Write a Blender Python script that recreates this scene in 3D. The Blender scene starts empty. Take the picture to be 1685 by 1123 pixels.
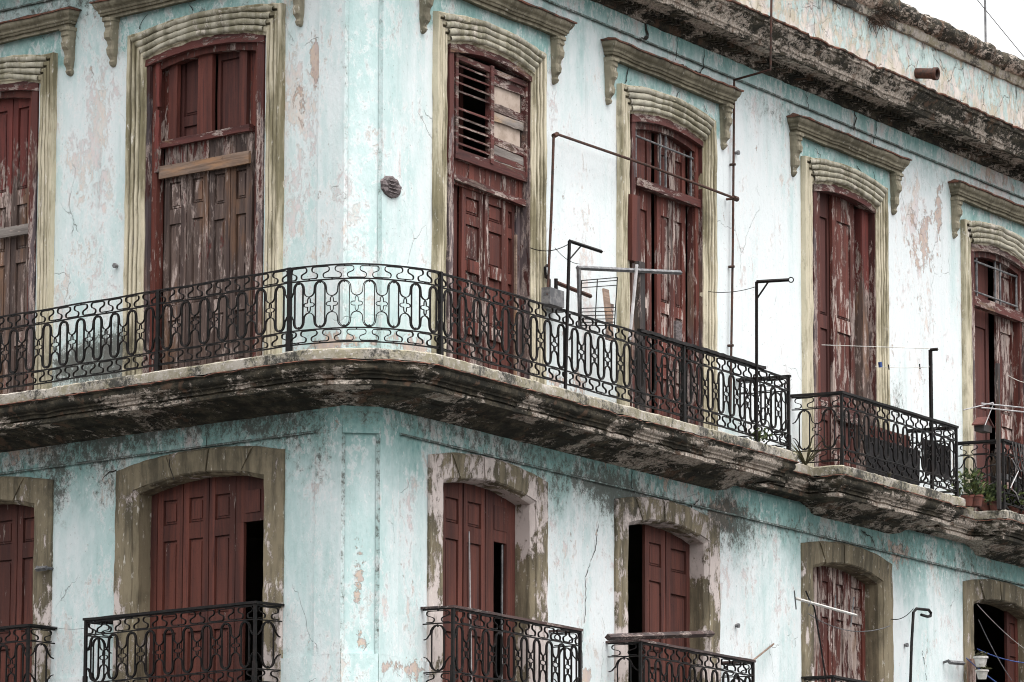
import bpy, math, random
from mathutils import Vector, noise as mnoise
random.seed(7)
scene = bpy.context.scene
R_ = math.radians

# ------------------------------------------------------------------ camera, world, sun, exposure
FPX, PITCH, ROLL = 8183.6, R_(8.909), R_(.1654)
CX, CY = 842.5, 561.5
CAM = Vector((0, 0, 1.6))
cd = bpy.data.cameras.new("camera"); co = bpy.data.objects.new("camera", cd); scene.collection.objects.link(co)
cd.sensor_width = 36; cd.lens = 36*FPX/1685; cd.clip_start = .5; cd.clip_end = 3000
FW = Vector((0, math.cos(PITCH), math.sin(PITCH))); UP0 = Vector((0, -math.sin(PITCH), math.cos(PITCH))); RT0 = Vector((1, 0, 0))
RT = RT0*math.cos(ROLL)+UP0*math.sin(ROLL); UP = UP0*math.cos(ROLL)-RT0*math.sin(ROLL)
from mathutils import Matrix
co.matrix_world = Matrix(((RT.x, UP.x, -FW.x, CAM.x), (RT.y, UP.y, -FW.y, CAM.y), (RT.z, UP.z, -FW.z, CAM.z), (0, 0, 0, 1)))
scene.camera = co
SUN_EL, SUN_AZ = 72, 150          # azimuth clockwise from +Y: soft light from behind the camera, a little to the right
w = bpy.data.worlds.new("World"); scene.world = w; w.use_nodes = True
nt = w.node_tree; bg = nt.nodes["Background"]
sky = nt.nodes.new("ShaderNodeTexSky"); sky.sky_type = 'NISHITA'; sky.sun_disc = False
sky.sun_elevation = R_(SUN_EL); sky.sun_rotation = R_(SUN_AZ); sky.air_density = 1.0; sky.dust_density = 6.0; sky.ozone_density = 1.0
hs = nt.nodes.new("ShaderNodeHueSaturation"); hs.inputs['Saturation'].default_value = .06; hs.inputs['Value'].default_value = 1.25
nt.links.new(sky.outputs[0], hs.inputs['Color']); nt.links.new(hs.outputs[0], bg.inputs[0]); bg.inputs[1].default_value = .15
sd = bpy.data.lights.new("sun", 'SUN'); sd.energy = .7; sd.angle = R_(45); sd.color = (1, .97, .93)
so = bpy.data.objects.new("sun", sd); scene.collection.objects.link(so)
sv = Vector((math.sin(R_(SUN_AZ))*math.cos(R_(SUN_EL)), math.cos(R_(SUN_AZ))*math.cos(R_(SUN_EL)), math.sin(R_(SUN_EL))))
so.rotation_euler = sv.to_track_quat('Z', 'Y').to_euler(); so.location = (0, 0, 40)
scene.view_settings.view_transform = 'Standard'; scene.view_settings.look = 'None'
scene.view_settings.exposure = 1.14; scene.view_settings.gamma = 1
scene.cycles.filter_width = 1.05

# ------------------------------------------------------------------ the three wall planes (R, chamfer C, L)
def ray(x, y): return FW+RT*((x-CX)/FPX)-UP*((y-CY)/FPX)
PR = Vector((-1.6288, 60.0, 0)); PL = Vector((-2.0412, 59.9367, 0))
tr, tl = R_(28.693), R_(46.132)
D = {'R': Vector((math.sin(tr), math.cos(tr), 0)), 'L': Vector((-math.sin(tl), math.cos(tl), 0)), 'C': (PL-PR).normalized()}
NN = {'R': Vector((math.cos(tr), -math.sin(tr), 0)), 'L': Vector((-math.cos(tl), -math.sin(tl), 0))}
c_ = D['C']; NN['C'] = Vector((-c_.y, c_.x, 0)); NN['C'] = NN['C'] if NN['C'].y < 0 else -NN['C']
P0 = {'R': PR, 'L': PL, 'C': PR}; CW = (PL-PR).length
def W(s, u, n, z): return P0[s]+D[s]*u+NN[s]*n+Vector((0, 0, z))
def un(s, x, y, off=0.0):          # photo point -> (u, z) on the wall plane s pushed out by off
    r = ray(x, y); n = NN[s]; t = ((P0[s]+n*off-CAM).dot(n))/r.dot(n); P = CAM+r*t
    return ((P-P0[s]).dot(D[s]), P.z)
def PX(s, x, y, off=0.0):
    u, z = un(s, x, y, off); return W(s, u, off, z)

# ------------------------------------------------------------------ mesh accumulator
WL = {}
class MB:
    def __init__(s): s.v = []; s.f = []; s.at = {}
    def add(s, vs, fs):
        b = len(s.v); s.v += [Vector(p) for p in vs]; s.f += [tuple(b+i for i in f) for f in fs]; return b
    def build(s, name, mat, parent=None, smooth=False, label=None):
        me = bpy.data.meshes.new(name)
        if not s.v: s.v = [Vector((0, 0, 0))]
        lo = Vector([min(p[i] for p in s.v) for i in range(3)]); hi = Vector([max(p[i] for p in s.v) for i in range(3)])
        o0 = Vector(((lo.x+hi.x)/2, (lo.y+hi.y)/2, lo.z))
        me.from_pydata([tuple(p-o0) for p in s.v], [], s.f)
        for k, vals in s.at.items():
            a = me.attributes.new(k, 'FLOAT', 'POINT'); a.data.foreach_set('value', vals)
        if smooth: me.polygons.foreach_set('use_smooth', [True]*len(me.polygons))
        me.materials.append(mat); me.update()
        if smooth: me.set_sharp_from_angle(angle=R_(32))
        ob = bpy.data.objects.new(name, me); scene.collection.objects.link(ob); WL[ob.name] = o0
        if parent is not None: ob.parent = parent; ob.location = o0-WL[parent.name]
        else: ob.location = o0
        if label: ob['label'] = label
        return ob
def empty(name, loc, parent=None, label=None):
    e = bpy.data.objects.new(name, None); e.empty_display_size = .2; scene.collection.objects.link(e)
    loc = Vector(loc); WL[e.name] = loc; e.location = loc
    if parent is not None: e.parent = parent; e.location = loc-WL[parent.name]
    if label: e['label'] = label
    return e
def tag(o, label, cat, group=None, kind=None):
    o['label'] = label; o['category'] = cat
    if group: o['group'] = group
    if kind: o['kind'] = kind
    return o
def jit(p, a, f=9.0):
    q = Vector(p)*f; return Vector(p)+Vector((mnoise.noise(q), mnoise.noise(q+Vector((31, 7, 3))), mnoise.noise(q+Vector((5, 77, 9)))))*a
QF = [(0, 1, 2, 3), (7, 6, 5, 4), (0, 4, 5, 1), (1, 5, 6, 2), (2, 6, 7, 3), (3, 7, 4, 0)]
def bx(m, s, u0, u1, n0, n1, z0, z1, j=0.004, tilt=0.0, seg=.25):
    """box in wall coordinates, cut along its long side and slightly uneven; tilt = z rise from u0 to u1"""
    L = [abs(u1-u0), abs(n1-n0), abs(z1-z0)]; ax = L.index(max(L)); k = max(1, int(L[ax]/seg))
    rings = []
    for i in range(k+1):
        t = i/k
        if ax == 0:
            u = u0+(u1-u0)*t; dz = tilt*t; q = [(u, n0, z0+dz), (u, n1, z0+dz), (u, n1, z1+dz), (u, n0, z1+dz)]
        elif ax == 2:
            z = z0+(z1-z0)*t; q = [(u0, n0, z), (u1, n0, z+tilt), (u1, n1, z+tilt), (u0, n1, z)]
        else:
            n = n0+(n1-n0)*t; q = [(u0, n, z0), (u0, n, z1), (u1, n, z1), (u1, n, z0)]
        rings.append([jit(W(s, *p), j) for p in q])
    vs = [p for r in rings for p in r]; fs = [(0, 1, 2, 3), tuple(4*k+i for i in (3, 2, 1, 0))]
    for i in range(k):
        for a in range(4): fs.append((4*i+a, 4*i+4+a, 4*i+4+(a+1) % 4, 4*i+(a+1) % 4))
    m.add(vs, fs)
def tube(m, pts, r, sides=6, r2=None, closed=False):
    pts = [Vector(p) for p in pts]; n = len(pts); rings = []
    prev = None
    for i, p in enumerate(pts):
        if closed: d = pts[(i+1) % n]-pts[i-1]
        else: d = pts[min(i+1, n-1)]-pts[max(i-1, 0)]
        d.normalize()
        if prev is None: a = Vector((0, 0, 1)) if abs(d.z) < .9 else Vector((1, 0, 0)); x = d.cross(a).normalized()
        else: x = (prev-d*prev.dot(d)).normalized()
        prev = x; y = d.cross(x); rr = r if r2 is None else r+(r2-r)*i/max(1, n-1)
        rings += [p+(x*math.cos(2*math.pi*k/sides)+y*math.sin(2*math.pi*k/sides))*rr for k in range(sides)]
    fs = []
    for i in range(n if closed else n-1):
        for k in range(sides):
            a = i*sides+k; b = i*sides+(k+1) % sides; c = ((i+1) % n)*sides
            fs.append((a, b, c+(k+1) % sides, c+k))
    if not closed: fs += [tuple(range(sides))[::-1], tuple((n-1)*sides+k for k in range(sides))]
    m.add(rings, fs)
def sag(a, b, d, k=12):
    a = Vector(a); b = Vector(b); return [a.lerp(b, i/k)-Vector((0, 0, d*4*(i/k)*(1-i/k))) for i in range(k+1)]
def grid(m, rows, closed=False):
    """rows: equal-length lists of points"""
    k = len(rows[0]); vs = [p for r in rows for p in r]; fs = []
    for i in range(len(rows)-1):
        for j in range(k-1): fs.append((i*k+j, i*k+j+1, (i+1)*k+j+1, (i+1)*k+j))
    return m.add(vs, fs)
def lathe(m, c, prof, seg=16):
    c = Vector(c); rows = [[c+Vector((r*math.cos(2*math.pi*i/seg), r*math.sin(2*math.pi*i/seg), z)) for i in range(seg+1)] for r, z in prof]
    grid(m, rows)

# ------------------------------------------------------------------ materials
class Mat:
    def __init__(s, name, rough=.9, spec=.25):
        s.m = bpy.data.materials.new(name); s.m.use_nodes = True; s.t = s.m.node_tree; s.b = s.t.nodes["Principled BSDF"]
        s.b.inputs['Roughness'].default_value = rough; s.b.inputs['Specular IOR Level'].default_value = spec
        s.g = s.t.nodes.new("ShaderNodeNewGeometry"); s.P = s.g.outputs['Position']
    def lk(s, a, i):
        if isinstance(a, (int, float)): i.default_value = a
        elif isinstance(a, tuple): i.default_value = (*a, 1) if len(a) == 3 and i.type == 'RGBA' else a
        else: s.t.links.new(a, i)
    def ma(s, op, a, b=0.0, c=None, cl=False):
        n = s.t.nodes.new("ShaderNodeMath"); n.operation = op; n.use_clamp = cl; s.lk(a, n.inputs[0]); s.lk(b, n.inputs[1])
        if c is not None: s.lk(c, n.inputs[2])
        return n.outputs[0]
    def mul(s, a, b): return s.ma('MULTIPLY', a, b)
    def add(s, a, b): return s.ma('ADD', a, b)
    def mx(s, a, b): return s.ma('MAXIMUM', a, b)
    def vec(s, st=(1, 1, 1), off=(0, 0, 0), axis='V'):
        p = s.P
        if axis in 'RL':       # along / across / up for horizontal grain
            cc = s.t.nodes.new("ShaderNodeCombineXYZ")
            for k, v in enumerate((D[axis], NN[axis])):
                dn = s.t.nodes.new("ShaderNodeVectorMath"); dn.operation = 'DOT_PRODUCT'; s.lk(s.P, dn.inputs[0]); dn.inputs[1].default_value = v; s.lk(dn.outputs['Value'], cc.inputs[k])
            sp = s.t.nodes.new("ShaderNodeSeparateXYZ"); s.lk(s.P, sp.inputs[0]); s.lk(sp.outputs[2], cc.inputs[2]); p = cc.outputs[0]
        n = s.t.nodes.new("ShaderNodeVectorMath"); n.operation = 'MULTIPLY_ADD'; s.lk(p, n.inputs[0]); n.inputs[1].default_value = st; n.inputs[2].default_value = off
        return n.outputs[0]
    def noise(s, sc, st=(1, 1, 1), det=5, ro=.6, di=0.0, off=(0, 0, 0), axis='V'):
        n = s.t.nodes.new("ShaderNodeTexNoise"); n.inputs['Scale'].default_value = sc; n.inputs['Detail'].default_value = det
        n.inputs['Roughness'].default_value = ro; n.inputs['Distortion'].default_value = di; s.lk(s.vec(st, off, axis), n.inputs['Vector']); return n.outputs['Fac']
    def voro(s, sc, st=(1, 1, 1), warp=.3, wsc=2.0, feature='DISTANCE_TO_EDGE'):
        n = s.t.nodes.new("ShaderNodeTexNoise"); n.inputs['Scale'].default_value = wsc; n.inputs['Detail'].default_value = 6; s.lk(s.P, n.inputs['Vector'])
        v = s.t.nodes.new("ShaderNodeVectorMath"); v.operation = 'MULTIPLY_ADD'; s.lk(n.outputs['Color'], v.inputs[0]); v.inputs[1].default_value = (warp,)*3; s.lk(s.vec(st), v.inputs[2])
        o = s.t.nodes.new("ShaderNodeTexVoronoi"); o.feature = feature; o.inputs['Scale'].default_value = sc; s.lk(v.outputs[0], o.inputs['Vector']); return o.outputs['Distance']
    def st(s, v, lo, hi, a=0.0, b=1.0):
        n = s.t.nodes.new("ShaderNodeMapRange"); n.interpolation_type = 'SMOOTHSTEP'; s.lk(v, n.inputs[0])
        for k, x in enumerate((lo, hi, a, b)): n.inputs[k+1].default_value = x
        return n.outputs[0]
    def mix(s, f, a, b):
        n = s.t.nodes.new("ShaderNodeMix"); n.data_type = 'RGBA'; s.lk(f, n.inputs[0]); s.lk(a, n.inputs[6]); s.lk(b, n.inputs[7]); return n.outputs[2]
    def at(s, k):
        n = s.t.nodes.new("ShaderNodeAttribute"); n.attribute_name = k; return n.outputs['Fac']
    def z(s):
        n = s.t.nodes.new("ShaderNodeSeparateXYZ"); s.lk(s.P, n.inputs[0]); return n.outputs[2]
    def island(s):
        return s.g.outputs['Random Per Island']
    def nz(s):
        n = s.t.nodes.new("ShaderNodeSeparateXYZ"); s.lk(s.g.outputs['Normal'], n.inputs[0]); return n.outputs[2]
    def out(s, col, h=None, dist=.01, stg=.6, rough=None):
        s.lk(col, s.b.inputs['Base Color'])
        if rough is not None: s.lk(rough, s.b.inputs['Roughness'])
        if h is not None:
            n = s.t.nodes.new("ShaderNodeBump"); n.inputs['Strength'].default_value = stg; n.inputs['Distance'].default_value = dist; s.lk(h, n.inputs['Height']); s.lk(n.outputs[0], s.b.inputs['Normal'])
        return s.m

def m_wall():
    m = Mat("turquoise_limewash")
    big = m.noise(.55, (1, 1, .45), 4, .55); mid = m.noise(2.2, (1, 1, .4), 6, .65, off=(9, 2, 4)); fine = m.noise(14, (1, 1, .6), 6, .7)
    strk = m.noise(5, (1, 1, .1), 5, .6, off=(3, 3, 3))
    pale, aqua = (.685, .722, .725), (.445, .585, .572)
    c = m.mix(m.st(m.add(m.at('aq'), m.add(m.mul(big, .6), m.add(m.mul(mid, .40), m.mul(strk, .30)))), .52, .82), pale, aqua)
    c = m.mix(m.st(fine, .35, .75, 0, .25), c, (.70, .74, .745))
    # teal that deepens under the mouldings and on sheet edge returns
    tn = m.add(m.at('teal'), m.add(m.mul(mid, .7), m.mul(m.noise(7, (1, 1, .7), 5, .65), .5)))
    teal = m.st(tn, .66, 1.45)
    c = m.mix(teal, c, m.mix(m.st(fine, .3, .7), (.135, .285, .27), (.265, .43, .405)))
    # older pink and peach coats where the wash has flaked
    pn = m.add(m.add(m.mul(m.noise(1.7, (1, 1, .6), 4, .6, off=(21, 5, 0)), .45), m.mul(m.noise(8.5, (1, 1, .62), 10, .80, .3, off=(4, 7, 1)), .62)), m.mul(m.at('pink'), .068))
    pm = m.st(pn, .607, .640)
    pcol = m.mix(m.st(m.noise(2.5, (1, 1, .5), 5, .6, off=(1, 40, 0)), .45, .6), (.63, .53, .52), (.65, .545, .48))
    c = m.mix(m.mul(pm, m.st(fine, .3, .6, .35, .8)), c, pcol)
    halo = m.mul(m.st(pn, .555, .59), m.st(pn, .64, .60)); c = m.mix(m.mul(halo, .55), c, (.74, .74, .735))
    ch = m.add(m.add(m.mul(m.noise(2.2, (1, 1, .7), 4, .6, off=(77, 5, 6)), .5), m.mul(m.noise(11, (1, 1, .8), 9, .78, .3, off=(7, 5, 6)), .5)), m.mul(m.at('peel'), .17)); cm = m.st(ch, .632, .642)
    c = m.mix(m.mul(cm, .85), c, m.mix(m.st(fine, .4, .6), (.54, .40, .31), (.46, .35, .32)))
    rim = m.mul(m.st(ch, .622, .633), m.st(ch, .645, .634)); c = m.mix(m.mul(rim, .5), c, (.24, .22, .20))
    # black mould, plus the shadow lines painted on sheet edge returns
    mn = m.add(m.ma('MULTIPLY_ADD', m.noise(9, (1, 1, .85), 11, .88, .2, off=(2, 9, 50)), 2.0, -.5), m.mul(m.at('mold_shade'), .27)); mm = m.st(mn, .76, .88); c = m.mix(m.mul(mm, .86), c, (.030, .034, .031)); gm = m.st(mn, .60, .80); c = m.mix(m.mul(gm, .32), c, (.17, .165, .14))
    dr = m.mul(m.st(m.noise(6, (1, 1, .07), 6, .65, off=(8, 8, 1)), .56, .75), .22); c = m.mix(dr, c, (.25, .30, .29))
    sp = m.st(m.noise(30, (1, 1, .8), 4, .7, off=(4, 4, 4)), .665, .70); c = m.mix(m.mul(sp, .7), c, (.14, .14, .13))
    sc = m.st(m.noise(21, (1, 1, .35), 7, .8, off=(44, 4, 4)), .63, .68); c = m.mix(m.mul(sc, .6), c, (.75, .73, .70))
    # hairline cracks
    v = m.voro(1.1, (1, 1, .7), .5, 1.6); cr = m.mul(m.st(v, .006, .0015), m.st(m.add(m.noise(.9, det=3), m.mul(m.at('peel'), .25)), .56, .64)); c = m.mix(m.mul(cr, .45), c, (.10, .10, .09))
    h = m.add(m.add(m.mul(mid, .8), m.mul(fine, .5)), m.add(m.mul(cm, -.4), m.add(m.mul(pm, -.15), m.mul(cr, -.6))))
    return m.out(c, h, .025, .75)
def m_parapet():
    m = Mat("flaking_parapet_render")
    mid = m.noise(2.4, (1, 1, .7), 7, .7, .5); fine = m.noise(14, det=7, ro=.75)
    aq = m.mix(m.st(fine, .3, .7), (.36, .48, .46), (.50, .58, .56))
    base = m.mix(m.st(m.noise(3, det=6, off=(6, 1, 2)), .4, .62), (.60, .55, .50), (.46, .42, .33))
    zf = m.st(m.z(), 17.0, 17.75)
    f = m.st(m.add(m.add(m.mul(mid, .5), m.mul(m.noise(7, (1, 1, .6), 9, .8, off=(1, 8, 8)), .5)), m.mul(zf, .07)), .53, .56); c = m.mix(f, base, aq)
    c = m.mix(m.mul(m.st(m.noise(4, det=7, off=(60, 1, 2)), .54, .62), .5), c, (.56, .50, .49))
    c = m.mix(m.mul(m.st(m.noise(7, (1, 1, .4), 8, .8, off=(6, 61, 2)), .53, .62), .55), c, (.66, .66, .64))
    v = m.voro(1.8, (1, 1, .8), .5, 2.2); cr = m.mul(m.st(v, .016, .003), m.st(m.noise(1.3, det=4, off=(3, 3, 9)), .42, .56)); v2 = m.voro(4.5, (1, 1, .8), .3, 3); cr = m.mx(cr, m.mul(m.mul(m.st(v2, .02, .004), m.st(mid, .52, .42)), .7))
    c = m.mix(m.mul(cr, .8), c, (.09, .075, .06))
    mo = m.st(m.add(m.noise(3, (1, 1, .35), 8, .78, off=(9, 9, 9)), m.st(m.z(), 17.45, 18.0, 0, .09)), .57, .72); c = m.mix(m.mul(mo, .85), c, (.04, .042, .038))
    return m.out(c, m.add(m.mul(mid, .5), m.add(m.mul(fine, .4), m.add(m.mul(cr, -.7), m.mul(f, .25)))), .03, .7)
def m_stone(name, pale, olive, worn, peel, dark=.3, seed=0.0):
    m = Mat(name); o = (seed, seed*3, seed*7)
    st = m.noise(7, (1, 1, .12), 7, .68, off=o); b = m.noise(.8, (1, 1, .6), 5, .6, off=o); fine = m.noise(30, det=6, ro=.7)
    c = m.mix(m.st(m.add(m.mul(st, .65), m.mul(b, .5)), .47, .64), olive, pale)
    c = m.mix(m.st(m.noise(3, (1, 1, .8), 5, off=o), .55, .75, 0, dark), c, (.07, .065, .045))
    pl = m.add(m.add(m.mul(m.noise(2.6, (1, 1, .6), 4, .6, .3, off=(5, 6, seed)), .5), m.mul(m.noise(8, (1, 1, .5), 11, .88, .3, off=(5, 6, seed)), .5)), m.mul(m.at('peel'), .17)); pm = m.st(m.ma('MULTIPLY_ADD', pl, 1.0, 0.0), peel-.045, peel-.032)
    c = m.mix(m.mul(pm, .9), c, worn)
    ws = m.st(m.noise(17, (1, 1, .3), 6, .72, off=o), .60, .66); c = m.mix(m.mul(ws, .7), c, (.66, .62, .55))
    ds = m.st(m.noise(24, (1, 1, .6), 6, .75, off=(3, 3, 3)), .62, .70); c = m.mix(m.mul(ds, .6), c, (.06, .055, .04)); sn = m.st(m.noise(3.3, (1, 1, .45), 8, .75, off=(seed, 31, 3)), .55, .68); c = m.mix(m.mul(sn, .5), c, (.085, .075, .05))
    jm = m.mul(m.at('mold_shade'), m.st(m.noise(9, det=7, ro=.75), .35, .6)); c = m.mix(m.mul(jm, .85), c, (.04, .04, .032))
    gv = m.mul(m.at('groove'), m.st(m.noise(11, (1, 1, .25), 6, .7, off=(6, 6, 6)), .30, .55, .35, .9)); c = m.mix(gv, c, (.085, .072, .045))
    return m.out(c, m.add(m.mul(st, .5), m.add(m.mul(fine, .35), m.mul(pm, -.4))), .018, .7)
def m_soot(name, bias=0.0, c0=(.024, .022, .016), c1=(.12, .10, .07)):
    """blackened cornice render: soot over olive paint with pink-white scabs where it has come off"""
    m = Mat(name)
    n1 = m.noise(1.1, (1, 1, 2.0), 5, .6, .4); n2 = m.noise(10, (.7, .7, 1.9), 10, .84, .4, off=(8, 3, 2)); f = m.noise(26, det=7, ro=.8); n3 = m.noise(3.5, (1, 1, 2), 7, .7, off=(5, 50, 5))
    c = m.mix(m.st(m.add(m.mul(n3, .8), m.mul(f, .3)), .48, .72), c0, c1)
    sc = m.add(m.add(m.mul(n1, .36), m.mul(n2, .64)), m.mul(m.at('scab'), .10)); s = m.st(sc, .560-bias, .580-bias)
    c = m.mix(s, c, m.mix(m.st(f, .38, .62), (.29, .23, .185), (.66, .58, .50)))
    rr = m.mul(m.st(m.noise(3.4, det=7, off=(70, 2, 2)), .57, .63), .55); c = m.mix(rr, c, (.17, .10, .065))
    mo = m.st(m.noise(17, (1, 1, .8), 9, .86, off=(4, 1, 1)), .52, .60); c = m.mix(m.mul(mo, .85), c, (.018, .018, .014))
    return m.out(c, m.add(m.mul(n2, .8), m.add(m.mul(f, .5), m.mul(s, .35))), .022, .8)
def m_edge():
    m = Mat("lichened_slab_edge")
    a = m.noise(3, (1, 1, 1.2), 8, .72); f = m.noise(18, det=7, ro=.8)
    c = m.mix(m.st(a, .4, .62), (.24, .215, .15), (.38, .345, .30)); c = m.mix(m.st(f, .54, .62), c, (.50, .46, .43))
    mo = m.st(m.add(m.mul(m.noise(1.2, det=4, off=(3, 8, 0)), .6), m.mul(m.noise(15, det=9, ro=.86), .6)), .585, .67); c = m.mix(m.mul(mo, .93), c, (.03, .03, .027))
    return m.out(c, m.add(a, m.mul(f, .5)), .02, .8)
def m_tile():
    m = Mat("broken_terracotta"); f = m.noise(16, det=7, ro=.75)
    c = m.mix(m.st(f, .4, .62), (.21, .085, .055), (.12, .065, .05)); c = m.mix(m.st(m.noise(5, det=8, ro=.8, off=(1, 2, 9)), .48, .58), c, (.06, .05, .04))
    return m.out(c, f, .01, .7)
def m_wood(name, red0, red1, bare0, bare1, wear, prim=.5, axis='V', zg=None, dark=.0, seed=0.0):
    """flaking paint over weathered boards; wear 0 sound .. 1 bare; zg=(z_bare, z_sound) rain line"""
    m = Mat(name, .75, .3); st = (1, 1, .045) if axis == 'V' else (.045, 1, 1); s2 = (1, 1, .22) if axis == 'V' else (.22, 1, 1); o = (seed, seed*2, seed*5)
    gr = m.noise(24, st, 7, .72, .1, off=o, axis=axis); gr2 = m.noise(8, st, 6, .65, off=o, axis=axis); bl = m.noise(1.7, s2, 4, .6, off=o, axis=axis)
    bare = m.mix(m.st(m.add(m.mul(gr, .5), m.mul(gr2, .5)), .38, .62), bare0, bare1)
    bare = m.mix(m.st(m.noise(2.6, s2, 5, off=(seed, 9, 9), axis=axis), .52, .64, 0, .75), bare, (bare1[0]*1.2, bare1[1]*.92, bare1[2]*.62))
    red = m.mix(m.st(m.add(m.mul(gr2, .6), m.mul(bl, .5)), .44, .66), red0, red1)
    red = m.mix(m.mul(m.st(m.add(m.mul(gr, .6), m.mul(m.noise(3.1, s2, 6, .7, off=(seed, 3, 8), axis=axis), .5)), .54, .68), .75), red, (.045, .018, .017))
    bare = m.mix(m.mul(m.st(gr, .50, .62), .55), bare, (bare0[0]*.35, bare0[1]*.3, bare0[2]*.3))
    red = m.mix(m.mul(m.st(m.noise(50, det=4, off=o), .55, .7), .35), red, (red0[0]*.4, red0[1]*.5, red0[2]*.5))
    pn = m.add(m.mul(m.noise(8.5, s2, 10, .78, .35, off=o, axis=axis), .85), m.add(m.mul(bl, .28), m.mul(gr2, .15)))
    th = .46+.40*wear if zg is None else None
    w_ = wear
    if zg is None: x = m.add(pn, -(.40+.42*wear))
    else: x = m.add(pn, m.st(m.z(), zg[0], zg[1], -.40-.42*wear, -.44))
    pm = m.st(x, -.008, .012)
    pr = m.mul(m.st(x, -.10*prim-.01, -.03*prim), m.st(m.noise(5, s2, 6, .7, off=(3, seed, 3), axis=axis), .5-.12*prim, .54))
    c = m.mix(pr, bare, m.mix(m.st(gr, .4, .6), (.50, .40, .36), (.33, .26, .23))); c = m.mix(pm, c, red)
    ri = m.add(m.mul(m.island(), .62), .58)
    mm = m.t.nodes.new("ShaderNodeMix"); mm.data_type = 'RGBA'; mm.blend_type = 'MULTIPLY'; mm.inputs[0].default_value = .8; m.lk(c, mm.inputs[6])
    cb = m.t.nodes.new("ShaderNodeCombineColor"); [m.lk(ri, cb.inputs[k]) for k in range(3)]; m.lk(cb.outputs[0], mm.inputs[7]); c = mm.outputs[2]
    if dark: c = m.mix(dark, c, (.015, .01, .01))
    kn = m.st(m.noise(13, (1, 1, .6), 3, off=(90, seed, 0)), .70, .735); c = m.mix(m.mul(kn, .8), c, (.02, .014, .012))
    return m.out(c, m.add(m.mul(gr, .8), m.add(m.mul(pm, .35), m.mul(gr2, .4))), .008, .9)
def m_plain(name, c0, c1, rough=.6, sc=8, met=0.0, st=(1, 1, 1), bump=.3, spec=.3, edge=(.42, .62)):
    m = Mat(name, rough, spec); m.b.inputs['Metallic'].default_value = met
    n = m.noise(sc, st, 6, .7); return m.out(m.mix(m.st(n, *edge), c0, c1), m.noise(sc*4, st, 5, .7), .006, bump)
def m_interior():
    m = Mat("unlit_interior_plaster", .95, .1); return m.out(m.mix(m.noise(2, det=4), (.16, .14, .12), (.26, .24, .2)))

RED0, RED1 = (.070, .021, .016), (.135, .038, .027)
BG0, BG1 = (.045, .029, .026), (.165, .112, .092)       # grey bare wood
BB0, BB1 = (.085, .045, .028), (.24, .14, .085)       # brown bare wood
M = {}
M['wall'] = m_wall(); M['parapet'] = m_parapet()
M['stone_up'] = m_stone("ochre_stucco_upper", (.53, .475, .355), (.195, .17, .105), (.68, .62, .55), .65, .4)
M['stone_arch'] = m_stone("ochre_stucco_moulding", (.43, .40, .32), (.22, .20, .14), (.58, .52, .44), .64, .4, 4.0)
M['stone_lo'] = m_stone("umber_stucco_lower", (.235, .195, .13), (.105, .088, .06), (.60, .52, .49), .645, .55, 2.0)
M['hood'] = m_stone("ochre_hood_moulding", (.27, .24, .175), (.125, .11, .078), (.50, .45, .36), .70, .5, 6.0)
M['soot'] = m_soot("blackened_cornice_render", .0); M['soot2'] = m_soot("blackened_top_cornice", .04)
M['edge'] = m_edge(); M['tile'] = m_tile()
M['wr'] = m_wood("red_shutter_paint", RED0, RED1, BG0, BG1, .24, .7)
M['wr2'] = m_wood("red_shutter_paint_worn", RED0, RED1, BG0, BG1, .46, 1.0, seed=3.0)
M['wr3'] = m_wood("red_shutter_paint_flaking", RED0, RED1, BG0, (.24, .18, .16), .5, 1.5, seed=5.0)
M['wlow'] = m_wood("red_shutter_paint_lower", (.066, .023, .018), (.138, .043, .030), BG0, BG1, .24, .9, seed=8.0)
M['wbare'] = m_wood("bare_shutter_wood", (.10, .024, .02), (.17, .04, .032), BG0, BG1, .82, .8, zg=(13.0, 15.4), seed=2.0)
M['wframe'] = m_wood("red_frame_paint", (.055, .020, .018), (.10, .030, .024), (.06, .045, .05), (.15, .11, .11), .70, .7, zg=(12.8, 16.4), seed=6.0)
for a in 'RL':
    M['wh'+a] = m_wood("red_crossbeam_"+('one' if a == 'R' else 'two'), (.07, .023, .02), (.118, .036, .03), BG0, BG1, .52, .5, axis=a, seed=4.0)
    M['plank'+a] = m_wood("raw_plank_"+('one' if a == 'R' else 'two'), (.2, .13, .09), (.26, .16, .11), (.13, .085, .062), (.30, .215, .165), .95, .2, axis=a, seed=1.0)
    M['grey'+a] = m_wood("silver_plank_"+('one' if a == 'R' else 'two'), RED0, RED1, (.12, .10, .09), (.36, .32, .29), .85, .6, axis=a, seed=9.0)
M['wpost'] = m_wood('sooty_timber', (.05, .03, .03), (.07, .04, .04), (.02, .017, .017), (.062, .052, .05), .9, .3, seed=11.0)
M['wdark'] = m_wood("brown_inner_shutter", (.075, .026, .022), (.11, .036, .028), BB0, BB1, .05, .2, seed=7.0)
M['iron'] = m_plain("black_wrought_iron", (.005, .005, .005), (.015, .011, .010), .6, 14, 0.0, bump=.4, spec=.2)
M['rust'] = m_plain("rusty_iron_pipe", (.075, .034, .024), (.032, .022, .018), .8, 12)
M['steel'] = m_plain("dull_galvanised_steel", (.10, .10, .105), (.20, .195, .195), .6, 9)
M['alu'] = m_plain("weathered_aluminium", (.28, .27, .27), (.42, .40, .40), .5, 8, .2)
M['terra'] = m_plain("terracotta_clay", (.14, .052, .038), (.075, .034, .028), .8, 6)
M['cloth'] = m_plain("charcoal_cloth", (.018, .017, .018), (.035, .032, .033), .95, 5)
M['white'] = m_plain("offwhite_plastic", (.55, .53, .50), (.38, .36, .33), .6, 6)
M['leaf'] = m_plain("plant_leaf_green", (.022, .038, .012), (.11, .135, .04), .5, 9)
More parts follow.
